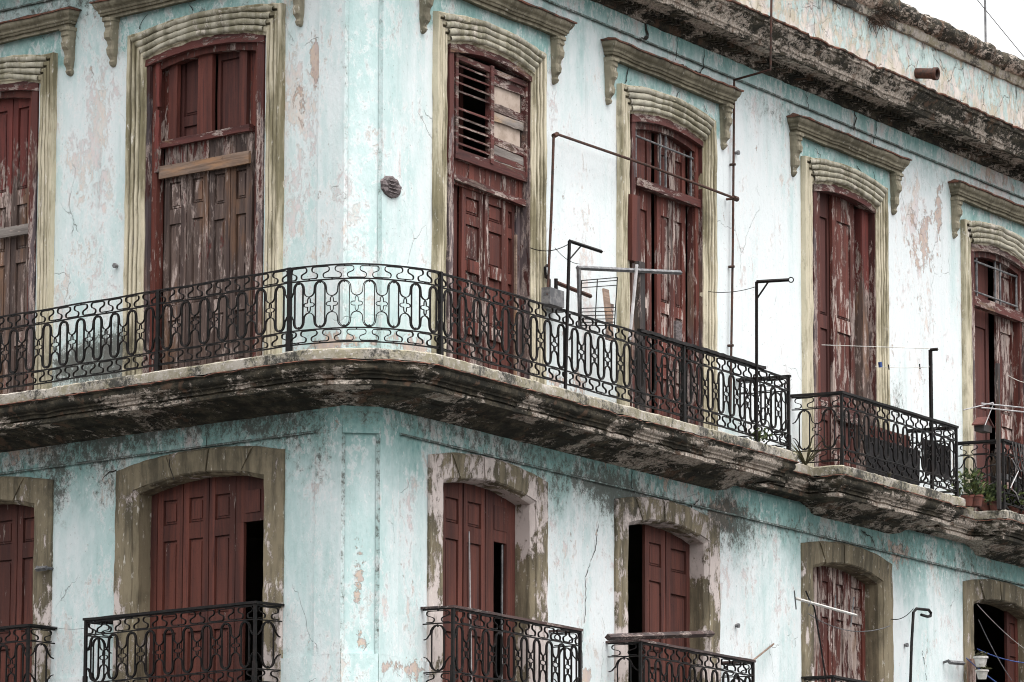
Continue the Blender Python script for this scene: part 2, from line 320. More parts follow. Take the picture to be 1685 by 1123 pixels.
M['leafdry'] = m_plain("dusty_plant_leaf", (.05, .045, .025), (.10, .095, .045), .7, 9)
M['straw'] = m_plain("dry_straw", (.075, .05, .035), (.035, .024, .018), .9, 14)
M['card'] = m_plain("stained_pale_board", (.46, .37, .31), (.32, .25, .20), .9, 3)
M['blue'] = m_plain("blue_cord", (.03, .06, .20), (.05, .09, .26), .6, 5)
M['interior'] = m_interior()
M['plaque'] = m_plain("grey_brown_plaque", (.085, .068, .068), (.17, .145, .145), .8, 14, st=(1, 1, 3))
M['cable'] = m_plain('dusty_grey_cable', (.05, .045, .045), (.13, .12, .115), .8, 12)
M['dullwhite'] = m_plain('grimy_white_pole', (.30, .29, .29), (.42, .40, .40), .7, 6)
M['asphalt'] = m_plain("street_asphalt", (.05, .05, .05), (.08, .078, .075), .9, 3)
M['roof'] = m_plain("flat_roof_render", (.16, .15, .14), (.24, .22, .20), .9, 3)

# ------------------------------------------------------------------ street
g = MB(); s_ = 900; g.add([(-s_, -200, 0), (s_, -200, 0), (s_, 1400, 0), (-s_, 1400, 0)], [(0, 1, 2, 3)])
st = g.build("street", M['asphalt']); st['kind'] = 'structure'

# ------------------------------------------------------------------ the building
bld = empty("corner_building", (PR.x, PR.y, 0))
tag(bld, "weathered turquoise colonial corner building with red shuttered doors and long iron balconies", "building")
WIN_R = [2.79, 7.79, 13.55, 19.30]; WIN_L = [2.60, 6.92]
HW, OUT = 1.12, 1.51      # half width of the opening, of its stucco surround
UEND = {'R': 24.0, 'L': 10.5}
# damage map: (facade, photo x, y, radius across, radius up, amount)
PINK = [('L', 155, 190, .45, .9, .8), ('L', 140, 270, .4, .6, .9), ('L', 145, 420, .6, .9, .5), ('L', 120, 520, .9, .5, .8), ('L', 500, 100, .3, .8, .9), ('L', 500, 240, .35, 1.0, .9),
        ('L', 490, 350, .4, .7, .8), ('L', 540, 60, .3, .5, .5), ('C', 610, 200, .2, 1.0, .3), ('C', 600, 430, .3, .6, .6), ('R', 645, 60, .3, .5, .3), ('R', 1450, 400, .5, .9, .4), ('R', 1500, 450, .8, 1.4, .7),
        ('R', 1560, 260, 1.5, .5, .9), ('R', 1640, 280, 1.5, .6, 1.3), ('R', 1040, 30, 1.0, .3, .5), ('R', 1240, 990, .8, .8, .7), ('R', 985, 930, .5, .7, .8), ('R', 930, 900, .4, .5, .5),
        ('L', 110, 1080, .8, .6, 1.0), ('C', 600, 1110, .5, .2, .9), ('R', 680, 800, .3, .4, .4), ('R', 700, 700, .8, .2, .6), ('L', 70, 735, .8, .3, 1.0), ('R', 1120, 830, 1.2, .3, 1.2), ('R', 1500, 900, 1.5, .35, .6),
        ('L', 250, 590, 3, .3, .5), ('R', 870, 1010, .5, .4, .4)]
PEEL = [('C', 595, 560, .6, .16, 1.1), ('R', 680, 572, 1.0, .16, 1.0), ('L', 520, 570, .8, .16, 1.0), ('R', 930, 630, 1.2, .15, .7), ('R', 1490, 730, .8, .15, .6), ('C', 590, 965, .07, .42, .85), ('C', 598, 1055, .10, .14, 1.3), ('R', 650, 1100, 2, .15, .7), ('L', 520, 90, .08, .3, 1.0), ('L', 519, 120, .08, .35, 1.0), ('L', 500, 170, .25, .5, .5), ('R', 1515, 380, .5, .5, .9),
        ('R', 1545, 350, .15, .6, 1.0), ('R', 965, 1110, .12, .12, 2.0), ('R', 983, 880, .08, .15, 1.6), ('L', 60, 740, .8, .25, .9), ('R', 1190, 845, .7, .3, 1.3), ('R', 1080, 780, 1.5, .25, .8), ('R', 1480, 905, .7, .2, .9),
        ('R', 1640, 290, 1.0, .3, .6), ('R', 1400, 350, .5, .3, .5), ('L', 120, 370, .3, .6, .3), ('R', 1660, 900, 1.5, .5, .5), ('R', 1065, 40, .3, .3, .8), ('L', 300, 700, .5, .2, .8), ('R', 1530, 470, .5, 1.0, .4)]
MOLD = [('L', 150, 597, .95, .30, 2.4), ('L', 190, 575, .4, .35, 1.0), ('C', 600, 572, .5, .12, .9), ('R', 690, 580, 1.0, .10, .8), ('L', 60, 760, 3.0, .28, .9), ('L', 250, 700, 2.0, .28, 1.1), ('L', 440, 690, 1.0, .35, 1.0), ('L', 530, 740, .2, .5, .9), ('C', 590, 680, .6, .2, .9), ('R', 680, 690, 1.2, .22, 1.0),
        ('R', 830, 740, 1.5, .3, 1.2), ('R', 970, 790, 1.2, .3, 1.1), ('R', 1020, 820, .8, .4, 1.0), ('R', 1110, 850, 1.5, .4, 1.2), ('R', 1190, 840, .5, .3, 1.2), ('R', 1300, 870, 2, .25, .8), ('R', 1220, 880, .6, .4, .9), ('R', 1450, 900, 2, .3, .8), ('R', 1600, 930, 2, .35, .8),
        ('L', 95, 810, .25, .4, 1.3), ('L', 175, 800, .3, .4, .9), ('R', 1240, 10, 3, .2, .5), ('R', 1270, 180, 1.5, .2, .6), ('R', 1400, 250, 3, .2, .5), ('R', 1600, 290, 2.5, .3, .5), ('L', 470, 750, .5, .5, .6), ('R', 905, 830, .4, .3, .8),
        ('L', 30, 30, 2, .3, .8), ('L', 160, 5, 1, .2, .6), ('R', 1085, 125, 1.2, .12, .9), ('R', 1400, 235, 1.2, .12, .9), ('R', 1640, 350, 1.2, .12, .9), ('R', 1477, 665, .25, .5, .9), ('L', 330, 25, 1.3, .15, .8)]
def resolve(L): return [(s,)+un(s, x, y)+(a, b, k) for s, x, y, a, b, k in L]
DM = {'pink': resolve(PINK), 'peel': resolve(PEEL), 'mold_shade': resolve(MOLD)}
def field(k, s, u, z):
    t = 0
    for s2, u0, z0, a, b, w_ in DM[k]:
        if s2 == s:
            q = ((u-u0)/a)**2+((z-z0)/b)**2
            if q < 5: t += w_*math.exp(-q)
    return min(t, 1.7)
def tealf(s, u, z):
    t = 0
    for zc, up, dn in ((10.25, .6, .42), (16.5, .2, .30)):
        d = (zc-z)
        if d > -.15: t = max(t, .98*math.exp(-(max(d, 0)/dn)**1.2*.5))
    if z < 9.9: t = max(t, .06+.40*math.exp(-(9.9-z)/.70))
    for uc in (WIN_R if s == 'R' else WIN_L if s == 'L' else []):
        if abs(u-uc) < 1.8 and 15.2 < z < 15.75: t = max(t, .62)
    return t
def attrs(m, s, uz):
    m.at = {k: [field(k, s, u, z) for u, z in uz] for k in ('pink', 'peel', 'mold_shade')}
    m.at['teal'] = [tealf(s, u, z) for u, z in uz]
    m.at['aq'] = [{'L': .02, 'C': .13, 'R': .10-.20*min(1, max(0, u/2.0))}[s]+(.04 if z < 10 else 0) for u, z in uz]
def arch(u, uc, hw, zs, rise):
    t = max(-1, min(1, (u-uc)/hw)); return zs+rise*(1-t*t)
def wallsheet(name, s, u0, u1, z0, z1, n, holes=(), mat='wall', back=None, parent=bld, ret=0.0):
    m = MB(); uz = []
    br = {u0, u1}
    for h in holes:
        for q in (h[0]-h[1], h[0]+h[1]):
            if u0 < q < u1: br.add(q)
    br = sorted(br); us = []
    for a, b in zip(br, br[1:]):
        k = max(1, round((b-a)/.11)); us += [a+(b-a)*i/k for i in range(k)]
    us.append(u1)
    for a, b in zip(us, us[1:]):
        mid = (a+b)/2; segs = [(z0, z0, z1, z1)]
        for uc, hw, zb, zs, ri in holes:
            if abs(mid-uc) < hw:
                new = []
                for (al, bl, ah, bh) in segs:
                    if al < zb < ah+1e-6 or al < zs < ah:
                        if zb > al+.01: new.append((al, bl, zb, zb))
                        new.append((arch(a, uc, hw, zs, ri), arch(b, uc, hw, zs, ri), ah, bh))
                    else: new.append((al, bl, ah, bh))
                segs = new
        for al, bl, ah, bh in segs:
            k = max(1, round((ah-al)/.12))
            pts = [(a, al+(ah-al)*i/k) for i in range(k+1)]+[(b, bl+(bh-bl)*i/k) for i in range(k+1)]
            uz += pts
            m.add([W(s, u, n, z) for u, z in pts], [(i, k+1+i, k+2+i, i+1) for i in range(k)])
    nmain = len(uz)
    if ret:      # edge returns of a raised sheet, back to the wall behind it
        for (ua, ub) in ((u0, u0), (u1, u1)):
            k = max(1, round((z1-z0)/.12)); pts = [(ua, z0+(z1-z0)*i/k) for i in range(k+1)]; uz += pts*2
            m.add([W(s, u, n, z) for u, z in pts]+[W(s, u, n-ret, z) for u, z in pts], [(i, k+1+i, k+2+i, i+1) for i in range(k)])
        for za in (z0, z1):
            pts = [(u, za) for u in us]; k = len(us)-1; uz += pts*2
            m.add([W(s, u, n, z) for u, z in pts]+[W(s, u, n-ret, z) for u, z in pts], [(i, k+1+i, k+2+i, i+1) for i in range(k)])
    attrs(m, s, uz)
    pil = name == 'corner_pilaster'
    for i in range(nmain, len(uz)): m.at['mold_shade'][i] += (.80 if z1 < 10 else .50) if pil else .75; m.at['teal'][i] = max(m.at['teal'][i], .25 if pil else .6)  # returns painted darker to stand for the soft shadow along panel edges
    return m.build(name, M[mat], parent)
ZUP, ZLO = (10.7, 15.02, .12), (6.75, 9.42, .14)
def holes(s):
    L = WIN_R if s == 'R' else WIN_L; o = []
    for uc in L: o.append((uc, HW+.02, ZUP[0], ZUP[1], ZUP[2])); o.append((uc, 1.20, ZLO[0], ZLO[1]+.05, ZLO[2]))
    return o
for s in 'RL':
    hs_ = holes(s)
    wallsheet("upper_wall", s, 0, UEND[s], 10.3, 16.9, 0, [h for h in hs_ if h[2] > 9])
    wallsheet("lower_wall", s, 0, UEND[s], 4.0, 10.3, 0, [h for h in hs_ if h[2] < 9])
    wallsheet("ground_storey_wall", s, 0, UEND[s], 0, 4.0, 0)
    wallsheet("frieze_band", s, 0.0, UEND[s], 9.93, 10.30, .026, ret=.03)
    wallsheet("frieze_band", s, 0.0, UEND[s], 16.13, 16.6, .026, ret=.03)
    for z0, z1 in ((7.17, 9.93), (10.5, 16.13)):
        wallsheet("corner_pilaster", s, 0.0, .46, z0, z1-.002, .036, ret=.06)
    # dado between the openings
    L = sorted(WIN_R if s == 'R' else WIN_L); e = [0]+[x for uc in L for x in (uc-OUT-.02, uc+OUT+.02)]+[UEND[s]]
    for a, b in zip(e[::2], e[1::2]): wallsheet("dado", s, a, b, 4.0, 7.17, .035, ret=.035)
for z0, z1, rr in ((0, 7.17, .022), (7.17, 9.86, -.030), (9.86, 10.5, .022), (10.5, 16.13, -.028), (16.13, 18.0, .022)):
    m = MB(); uz = []; kz = max(2, round((z1-z0)/.12)); rows = []
    for j in range(kz+1):
        z = z0+(z1-z0)*j/kz; row = []
        for i in range(11):
            q = -1+i/5; u = CW/2+q*(CW/2+(.02 if rr > 0 else -.0)); b = rr+(.012*(1-q*q) if rr < 0 else .012*(1-q*q)); row.append(W('C', u, b, z)); uz.append((u, z))
        rows.append(row)
    grid(m, rows)
    if rr > 0:
        for zz in (z0, z1):
            pts = [(-.02+(CW+.04)*i/10, zz) for i in range(11)]; uz += pts*2; grid(m, [[W('C', u, .022+.012*(1-((u-CW/2)/(CW/2+.02))**2), zz) for u, z in pts], [W('C', u, -.03, zz) for u, z in pts]])
    attrs(m, 'C', uz); m.build("corner_wall", M['wall'], bld, smooth=True)
# shell: back walls, floors, roof - keep the rooms behind the shutters dark
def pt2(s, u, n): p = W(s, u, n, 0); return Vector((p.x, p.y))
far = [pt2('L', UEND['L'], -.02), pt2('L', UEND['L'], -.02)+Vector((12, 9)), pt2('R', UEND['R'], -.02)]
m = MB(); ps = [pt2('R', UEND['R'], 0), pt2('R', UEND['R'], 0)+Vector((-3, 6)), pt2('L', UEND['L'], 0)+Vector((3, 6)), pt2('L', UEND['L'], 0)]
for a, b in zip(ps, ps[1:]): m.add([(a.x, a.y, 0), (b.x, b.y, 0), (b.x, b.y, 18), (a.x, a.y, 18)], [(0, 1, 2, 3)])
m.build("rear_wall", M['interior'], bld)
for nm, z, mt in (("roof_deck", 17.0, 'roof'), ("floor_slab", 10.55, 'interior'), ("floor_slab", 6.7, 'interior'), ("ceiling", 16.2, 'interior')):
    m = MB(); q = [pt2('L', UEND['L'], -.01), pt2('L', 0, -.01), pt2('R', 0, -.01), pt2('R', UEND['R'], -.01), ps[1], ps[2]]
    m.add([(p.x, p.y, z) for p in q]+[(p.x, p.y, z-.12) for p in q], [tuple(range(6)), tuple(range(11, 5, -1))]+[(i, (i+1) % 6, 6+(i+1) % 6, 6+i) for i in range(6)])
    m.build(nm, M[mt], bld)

# ------------------------------------------------------------------ swept mouldings along a plan path
def mitre_path(pts):
    """pts: plan points at the WALL line side; returns function offsetting the polyline outward (away from the building)"""
    n = len(pts); nr = []
    for i in range(n-1):
        d = (pts[i+1]-pts[i]).normalized(); nr.append(Vector((d.y, -d.x)))
    def off(i, o):
        if i == 0: return pts[0]+nr[0]*o
        if i == n-1: return pts[-1]+nr[-1]*o
        b = nr[i-1]+nr[i]; b = b/max(.25, b.dot(nr[i])) if b.length > 1e-6 else nr[i]
        if b.length > 2.2: b = b.normalized()*2.2
        return pts[i]+b*o
    return off
def resample(pts, step):
    out = []; 
    for a, b in zip(pts, pts[1:]):
        k = max(1, round((b-a).length/step)); out += [(a, b, i/k) for i in range(k)]
    out.append((pts[-2], pts[-1], 1.0)); return out
def sweep(m, pts, prof, step=.06, amp=.006, fq=5.0, chips=0.0, hz=0.0):
    """prof: [(offset, z)]; pts run from the left of the photo to the right with the street on the right-hand side"""
    off = mitre_path(pts); rows = []; segs = []
    idx = []
    for i in range(len(pts)-1):
        k = max(1, round((pts[i+1]-pts[i]).length/step)); idx += [(i, j/k) for j in range(k)]
    idx.append((len(pts)-2, 1.0))
    P = []; 
    for (o0, z0), (o1, z1) in zip(prof, prof[1:]):
        k = max(1, round(math.hypot(o1-o0, z1-z0)/.045)); P += [(o0+(o1-o0)*j/k, z0+(z1-z0)*j/k) for j in range(k)]
    P.append(prof[-1])
    offs = {}
    for o, z in P:
        row = []
        for i, t in idx:
            a = off(i, o); b = off(i+1, o); p = a.lerp(b, t); v = Vector((p.x, p.y, z))
            q = v*fq; d = mnoise.fractal(q, 1.0, 2.0, 4)*amp
            if chips:
                c = mnoise.noise(v*2.3+Vector((9, 2, 5))); c2 = mnoise.noise(v*7.1)
                if c > .12: d -= chips*min(1, (c-.12)*5)*(0.6+c2)
            n2 = (b-a); n2 = Vector((n2.y, -n2.x)).normalized() if n2.length > 1e-6 else Vector((0, -1))
            wv = hz*math.sin(v.x*1.7+v.y*.9)
            row.append(v+Vector((n2.x*d, n2.y*d, d*.6+wv)))
        rows.append(row)
    grid(m, rows); return rows
# left-to-right plan path = L from far to corner, then R
def planL(u, n): return pt2('L', u, n)
def planR(u, n): return pt2('R', u, n)
RB = .80      # railing line in front of the wall
A_, B_ = planL(.14, RB), planR(.11, RB)
# tangent intersection -> smooth curve of the balcony nose
dl, dr_ = Vector((-D['L'].x, -D['L'].y)), Vector((D['R'].x, D['R'].y))
den = dl.x*(-dr_.y)+dl.y*dr_.x
tt = ((B_.x-A_.x)*(-dr_.y)+(B_.y-A_.y)*dr_.x)/den; X_ = A_+dl*tt
def arcpts(k=24, wgt=.62):
    out = []
    for i in range(k+1):
        t = i/k; b0, b1, b2 = (1-t)**2, 2*t*(1-t)*wgt, t*t; out.append((A_*b0+X_*b1+B_*b2)/(b0+b1+b2))
    return out
NOSE = arcpts()
def slabpath(o):     # o = offset of the returned path from the railing line
    return o
main = [planL(9.6, RB)]+NOSE+[planR(9.93, RB)]
# slab front line = railing line; profile offsets are relative to it; at the slab end it steps back to the string moulding
NB = .33
path = main[:-1]+[planR(9.98, RB), planR(9.98, NB), planR(11.62, NB), planR(11.62, RB), planR(15.78, RB), planR(15.78, NB), planR(17.50, NB), planR(17.50, RB), planR(21.6, RB), planR(21.6, NB), planR(24, NB)]
under = [(.085, 10.622), (.05, 10.60), (.058, 10.57), (.05, 10.535), (.025, 10.51), (-.012, 10.50), (-.012, 10.475), (-.05, 10.470), (-.055, 10.44), (-.05, 10.425), (-.085, 10.42), (-.088, 10.405), (-.05, 10.398), (-.05, 10.35), (-.11, 10.345), (-.105, 10.40), (-.17, 10.395), (-.30, 10.345), (-.46, 10.31), (-.47, 10.285), (-.60, 10.26), (-.66, 10.21), (-.82, 10.185), (-.90, 10.17)]
m = MB(); sweep(m, path, under, .055, .005, 4.0, .016)
m.at['scab'] = []
for v in m.v:
    t = .9*max(0, mnoise.noise(Vector((v.x*.7, v.y*.7, v.z*3)))); u = (v.xy-PR.xy).dot(D['R'].xy)
    if 4.6 < u < 9.6: t += .45
    if 12.6 < u < 21: t += .45
    if u < 0:
        ul = (v.xy-PL.xy).dot(D['L'].xy)
        if 4.0 < ul < 7: t += .5
    q_ = mnoise.noise(Vector((v.x*1.1, v.y*1.1, 3)))
    if v.z > 10.33 and v.z < 10.405: t += .35+1.8*max(-.3, q_)
    elif v.z >= 10.405 and v.z < 10.56: t += .15+1.5*mnoise.noise(Vector((v.x*1.6, v.y*1.6, 8)))
    m.at['scab'].append(t)
m.build("balcony_soffit_moulding", M['soot'], bld, smooth=True)
m = MB(); sweep(m, path, [(.075, 10.645), (.08, 10.70), (.078, 10.755), (.05, 10.775), (-.2, 10.775), (-.9, 10.775)], .06, .010, 6.0, .012)
m.build("balcony_slab", M['edge'], bld, smooth=True)
m = MB(); sweep(m, path, [(.03, 10.640), (.090, 10.638), (.096, 10.630), (.088, 10.624), (.03, 10.622)], .05, .008, 9.0, .03)
m.build("slab_drip_tile", M['tile'], bld)

# roof cornice, parapet and coping
tp = [planL(10.5, 0), planL(0, 0), planR(0, 0), planR(24, 0)]
m = MB(); sweep(m, tp, [(.036, 16.36), (.07, 16.37), (.075, 16.45), (.12, 16.46), (.13, 16.50), (.27, 16.505), (.28, 16.53), (.50, 16.525), (.51, 16.49), (.56, 16.49), (.575, 16.55), (.60, 16.565), (.605, 16.60), (.65, 16.66), (.70, 16.72), (.705, 16.76), (.745, 16.775), (.75, 16.825)], .06, .006, 4.0, .020)
m.at['scab'] = [(.7*max(0, mnoise.noise(Vector((v.x*.8, v.y*.8, 0))))+(.45 if v.z > 16.5 and v.z < 16.62 else 0)) for v in m.v]
m.build("roof_cornice", M['soot2'], bld, smooth=True)
m = MB(); sweep(m, tp, [(.70, 16.828), (.775, 16.83), (.78, 16.85), (.74, 16.862), (.3, 16.91), (.0, 16.97)], .06, .014, 7.0, .03)
m.build("cornice_drip_tile", M['tile'], bld)
m = MB()
for k in range(int(23.5/.13)): bx(m, 'R', .3+k*.13, .3+k*.13+.07, .10, .235, 16.515-.07, 16.515+.0, .008)
m.build("dentil_course", M['soot2'], bld)
m = MB(); sweep(m, tp, [(.0, 16.93), (-.005, 17.1), (.0, 17.5), (.0, 17.93)], .12, .018, 1.5)
m.build("parapet_wall", M['parapet'], bld, smooth=True)
m = MB(); sweep(m, tp, [(.0, 17.90), (.05, 17.91), (.07, 17.97), (.075, 18.04), (.11, 18.05)], .07, .014, 5.0, .02)
m.build("parapet_moulding", M['edge'], bld, smooth=True)
m = MB(); sweep(m, tp, [(.09, 18.04), (.13, 18.06), (.18, 18.12), (.205, 18.19), (.20, 18.26), (.15, 18.31), (.0, 18.33), (-.25, 18.30), (-.27, 17.0)], .07, .03, 3.5, .05)
m.at['scab'] = [.35*max(0, mnoise.noise(v*1.1)) for v in m.v]
m.build("parapet_coping", M['soot2'], bld, smooth=True)
# thin mouldings, coloured dark all over, that draw the string lines
for s in 'RL':
    for z, a in ((9.915, .055), (16.115, .055)):
        m = MB(); bx(m, s, .46, UEND[s], .0, .043, z-.012, z+.008, .008, seg=.15)
        m.at = {'teal': [.55]*len(m.v), 'mold_shade': [1.4]*len(m.v), 'aq': [.1]*len(m.v)}
        m.build("string_course", M['wall'], bld)

# ------------------------------------------------------------------ stucco surrounds
def surround(s, uc, upper, label=None):
    m = MB(); mold_shade = []; peel = []; groove = []
    if upper:
        prof = [(-.015, -.16), (-.015, .025), (.01, .035), (.02, .058), (.05, .062), (.065, .055), (.07, .036), (.085, .036), (.095, .066), (.12, .070), (.14, .062), (.147, .042), (.162, .042), (.172, .072), (.20, .078), (.215, .070), (.222, .05), (.236, .05), (.245, .084), (.29, .090), (.30, .082), (.302, .0)]
        zb, hw, zs, ri, k, ko = 10.72, 1.135, 15.03, .12, 1.06, .0
    else:
        prof = [(.0, -.30), (.0, -.03), (.03, .01), (.05, .022), (.055, .040), (.37, .044), (.385, .03), (.385, .0)]
        zb, hw, zs, ri, k, ko = 6.75, 1.16, 9.42, .14, .86, .0
    rows = []; na = 26; nj = 30
    for t, n in prof:
        row = []; h = hw+t
        nn = n if (not upper) else n
        for i in range(nj): row.append((uc-h, nn, zb+(zs+t*k*.9-zb)*i/nj))
        for i in range(na+1):
            q = -1+2*i/na; sh = .05*max(0, (abs(q)-.80)/.2) if not upper else 0
            x = uc+q*h; z = zs+t*k+ri*(1-q*q)
            if t > .05 and upper and abs(q) > .87: z = zs+t*k+ri*(1-.87**2)*.9
            row.append((x, nn+(.02*(t/.30) if upper and abs(q) < .95 else 0), z))
        for i in range(nj): row.append((uc+h, nn, zs+t*k*.9-(zs+t*k*.9-zb)*(i+1)/nj))
        rr = []; gr_ = 1.0 if upper and .06 < t < .24 and n < .055 else 0.0
        for u, n_, z in row:
            p = jit(jit(W(s, u, n_, z), .012, 3.0), .006, 12.0); rr.append(p); groove.append(gr_); mold_shade.append(field('mold_shade', s, u, z)*.6); 
            pk = 0
            if not upper and s == 'R' and uc < 10: pk = .55*math.exp(-max(0, 9.3-z)/.9)+.15
            elif not upper: pk = .12
            if not upper: pk += (.75 if s == 'R' else .5)*math.exp(-max(0, z-7.7)/.45)*(1 if t > .02 else .4)
            elif upper and uc > 18: pk = .4*math.exp(-max(0, 15-z)/.5)
            peel.append(pk)
        rows.append(rr)
    grid(m, rows); m.at = {'mold_shade': mold_shade, 'peel': peel, 'groove': groove}
    o = m.build("door_surround", M['stone_up'] if upper else M['stone_lo'], bld, smooth=not upper, label=label)
    if not upper:     # the three big blocks of the arch and their bevelled lower edge
        for q0, q1, dn in ((-.66, -.16, .018), (-.145, .36, .026), (.375, .76, .014)):
            b = MB(); rws = []
            for t, n in ((.008, -.03), (.03, .02+dn), (.05, .038+dn), (.35, .048+dn), (.38, .04)):
                rws.append([jit(W(s, uc+(q0+(q1-q0)*i/8)*(hw+t), n, zs+t*k+ri*(1-(q0+(q1-q0)*i/8)**2)), .012, 6) for i in range(9)])
            grid(b, rws)
            for r_ in (0, -1):
                col = [rw[r_] for rw in rws]; inner = [c-NN[s]*.08 for c in col]; grid(b, [col, inner])
            b.at = {'peel': [.5 if s == 'R' and uc < 10 else .1]*len(b.v), 'mold_shade': [.25]*len(b.v)}
            b.build("voussoir", M['stone_lo'], o)
    else:             # thick rolls of the arch, standing prouder than the jambs
        for t0, dn in ((.040, .008), (.112, .016), (.184, .024), (.256, .034)):
            b = MB(); ring = []
            for a in range(9):
                an = -math.pi*.55+math.pi*1.25*a/8; tt_ = t0+.037*math.cos(an+math.pi/2)*-1; nn = .050+dn+.036*math.sin(an+math.pi/2)
                ring.append([jit(jit(W(s, uc+q/14*(hw+t0)*.955, nn, zs+tt_*k+.015+ri*(1-(q/14)**2)), .022, 2.6), .010, 11) for q in range(-14, 15)])
            grid(b, ring); b.at = {'peel': [.75*max(0, mnoise.noise(v*1.5))+.1 for v in b.v], 'mold_shade': [.45*max(0, mnoise.noise(v*2.5)) for v in b.v]}
            b.build("arch_roll", M['stone_arch'], o, smooth=True)
    return o
def hood(s, uc):
    e = empty("window_hood", W(s, uc, 0, 15.6), bld)
    uL, uR = uc-1.93, uc+1.93; m = MB()
    P = [(.06, 15.655), (.10, 15.66), (.105, 15.70), (.125, 15.705), (.13, 15.735), (.145, 15.74), (.15, 15.77), (.175, 15.80), (.195, 15.84), (.20, 15.87)]
    rows = [[jit(W(s, uc, 0, 15.66), 0) for _ in range(1)]]
    def row(o, z, j=.010):
        e0 = o-.2; pts = [(uL-e0, 0), (uL-e0, o)]+[(uL-e0+(uR-uL+2*e0)*i/24, o) for i in range(1, 24)]+[(uR+e0, o), (uR+e0, 0)]
        return [jit(jit(W(s, u, n, z), .014, 2.0), j, 10) for u, n in pts]
    grid(m, [row(-.05, 15.675)]+[row(o, z) for o, z in P])
    m.at = {'mold_shade': [.5*max(0, mnoise.noise(v*1.3))+.1 for v in m.v], 'peel': [0.0]*len(m.v), 'groove': [1.0 if (i//27) in (0, 1, 3, 4, 6, 8) else 0.0 for i in range(len(m.v))]}
    m.build("hood_moulding", M['hood'], e, smooth=False)
    m = MB(); grid(m, [row(.19, 15.872), row(.225, 15.874, .016), row(.228, 15.893, .016), row(.10, 15.93), row(0, 15.97)]); m.build("hood_tile_edge", M['tile'], e)
    for uu in (uL+.16, uR-.22):
        m = MB(); w2 = .085
        sil = [(.0, 15.66), (.155, 15.66), (.155, 15.62), (.13, 15.61), (.135, 15.56), (.115, 15.54), (.12, 15.50), (.14, 15.46), (.135, 15.40), (.10, 15.36), (.085, 15.30), (.10, 15.25), (.095, 15.19), (.06, 15.15), (.05, 15.12), (.065, 15.09), (.05, 15.055), (.02, 15.035), (.0, 15.03)]
        ws = [w2, w2+.012, w2+.012, w2, w2-.004, w2-.004, w2-.012, w2-.012, w2-.016, w2-.02, w2-.022, w2-.02, w2-.025, w2-.035, w2-.04, w2-.035, w2-.045, w2-.06, w2-.07]
        rows = []
        for (n, z), wq in zip(sil, ws):
            rows.append([jit(W(s, uu+a*wq, n*(1 if abs(a) < .99 else .78), z), .01, 14) for a in (-1, -.75, -.35, 0, .35, .75, 1)])
        grid(m, rows)
        for sg in (0, -1):
            col = [r[sg] for r in rows]; grid(m, [col, [c-NN[s]*max(.0, (c-W(s, 0, 0, 0)).dot(NN[s])+.01) for c in col]])
        m.at = {'peel': [.3]*len(m.v), 'mold_shade': [.3*max(0, mnoise.noise(v*5)) for v in m.v]}
        m.build("console", M['hood'], e)
    return e
for s, L in (('L', WIN_L), ('R', WIN_R)):
    for uc in L: surround(s, uc-(.06 if s == 'R' else .06), True); surround(s, uc-.02, False); hood(s, uc)
hood('R', 2.79) if False else None

# ------------------------------------------------------------------ doors
def arcbar(m, s, uc, hw, zs, ri, lo, hi, n0, n1, k=20, j=.006):
    rings = []
    for i in range(k+1):
        u = uc-hw+2*hw*i/k; z = arch(u, uc, hw, zs, ri)
        rings.append([jit(W(s, u, n, z+d), j) for n, d in ((n0, lo), (n1, lo), (n1, hi), (n0, hi))])
    vs = [p for r in rings for p in r]; fs = [(0, 1, 2, 3), tuple(4*k+i for i in (3, 2, 1, 0))]
    for i in range(k):
        for a in range(4): fs.append((4*i+a, 4*i+4+a, 4*i+4+(a+1) % 4, 4*i+(a+1) % 4))
    m.add(vs, fs)
def leaf(s, u0, u1, z0, z1, panels, n=-.12, mat='wr', parent=None, stile=.085, th=.045, j=.005, label=None, rec=.022, pm=True, name="leaf"):
    """shutter leaf: two stiles, rails between the panels, sunk moulded panels"""
    m = MB(); w_ = abs(u1-u0); a, b = min(u0, u1)+.009, max(u0, u1)-.009; stile = min(stile, w_*.28)
    bx(m, s, a, a+stile, n-th, n, z0, z1, j); bx(m, s, b-stile, b, n-th, n, z0, z1, j)
    ps_ = sorted(panels); edges = [z0]+[x for p in ps_ for x in p]+[z1]
    for q0, q1 in zip(edges[::2], edges[1::2]):
        if q1-q0 > .01: bx(m, s, a+stile, b-stile, n-th, n-.003, q0, q1, j*.6)
    for q0, q1 in ps_:
        i = a+stile; o = b-stile; bw = .022
        bx(m, s, i, o, n-th-.02, n-rec-.016, q0, q1, .001)
        if o-i > .10 and pm: bx(m, s, i+.016, o-.016, n-rec-.02, n-rec-.004, q0+.02, q1-.02, .002); bx(m, s, i+.038, o-.038, n-rec-.006, n-rec+.010, q0+.045, q1-.045, .003)
    return m.build(name, M[mat], parent, label=label)
def frame_up(s, uc, par, mat='wframe', second=True):
    m = MB(); zs, ri = ZUP[1], ZUP[2]
    bx(m, s, uc-HW+.0, uc-HW+.115, -.13, .012, 10.72, zs+.03, .006); bx(m, s, uc+HW-.115, uc+HW, -.13, .012, 10.72, zs+.03, .006)
    m.build("door_jamb", M[mat], par)
    m = MB(); arcbar(m, s, uc, HW+.015, zs, ri, -.095, .05, -.13, .028); m.build("arched_head", M['wh'+s], par)
    if second:
        m = MB(); bx(m, s, uc-HW+.115, uc-HW+.205, -.17, -.045, 10.72, zs-.05, .006); bx(m, s, uc+HW-.205, uc+HW-.115, -.17, -.045, 10.72, zs-.05, .006)
        arcbar(m, s, uc, HW-.10, zs-.09, ri, -.085, .03, -.17, -.05); m.build("inner_frame", M['wr2'], par)
Z0 = 10.76
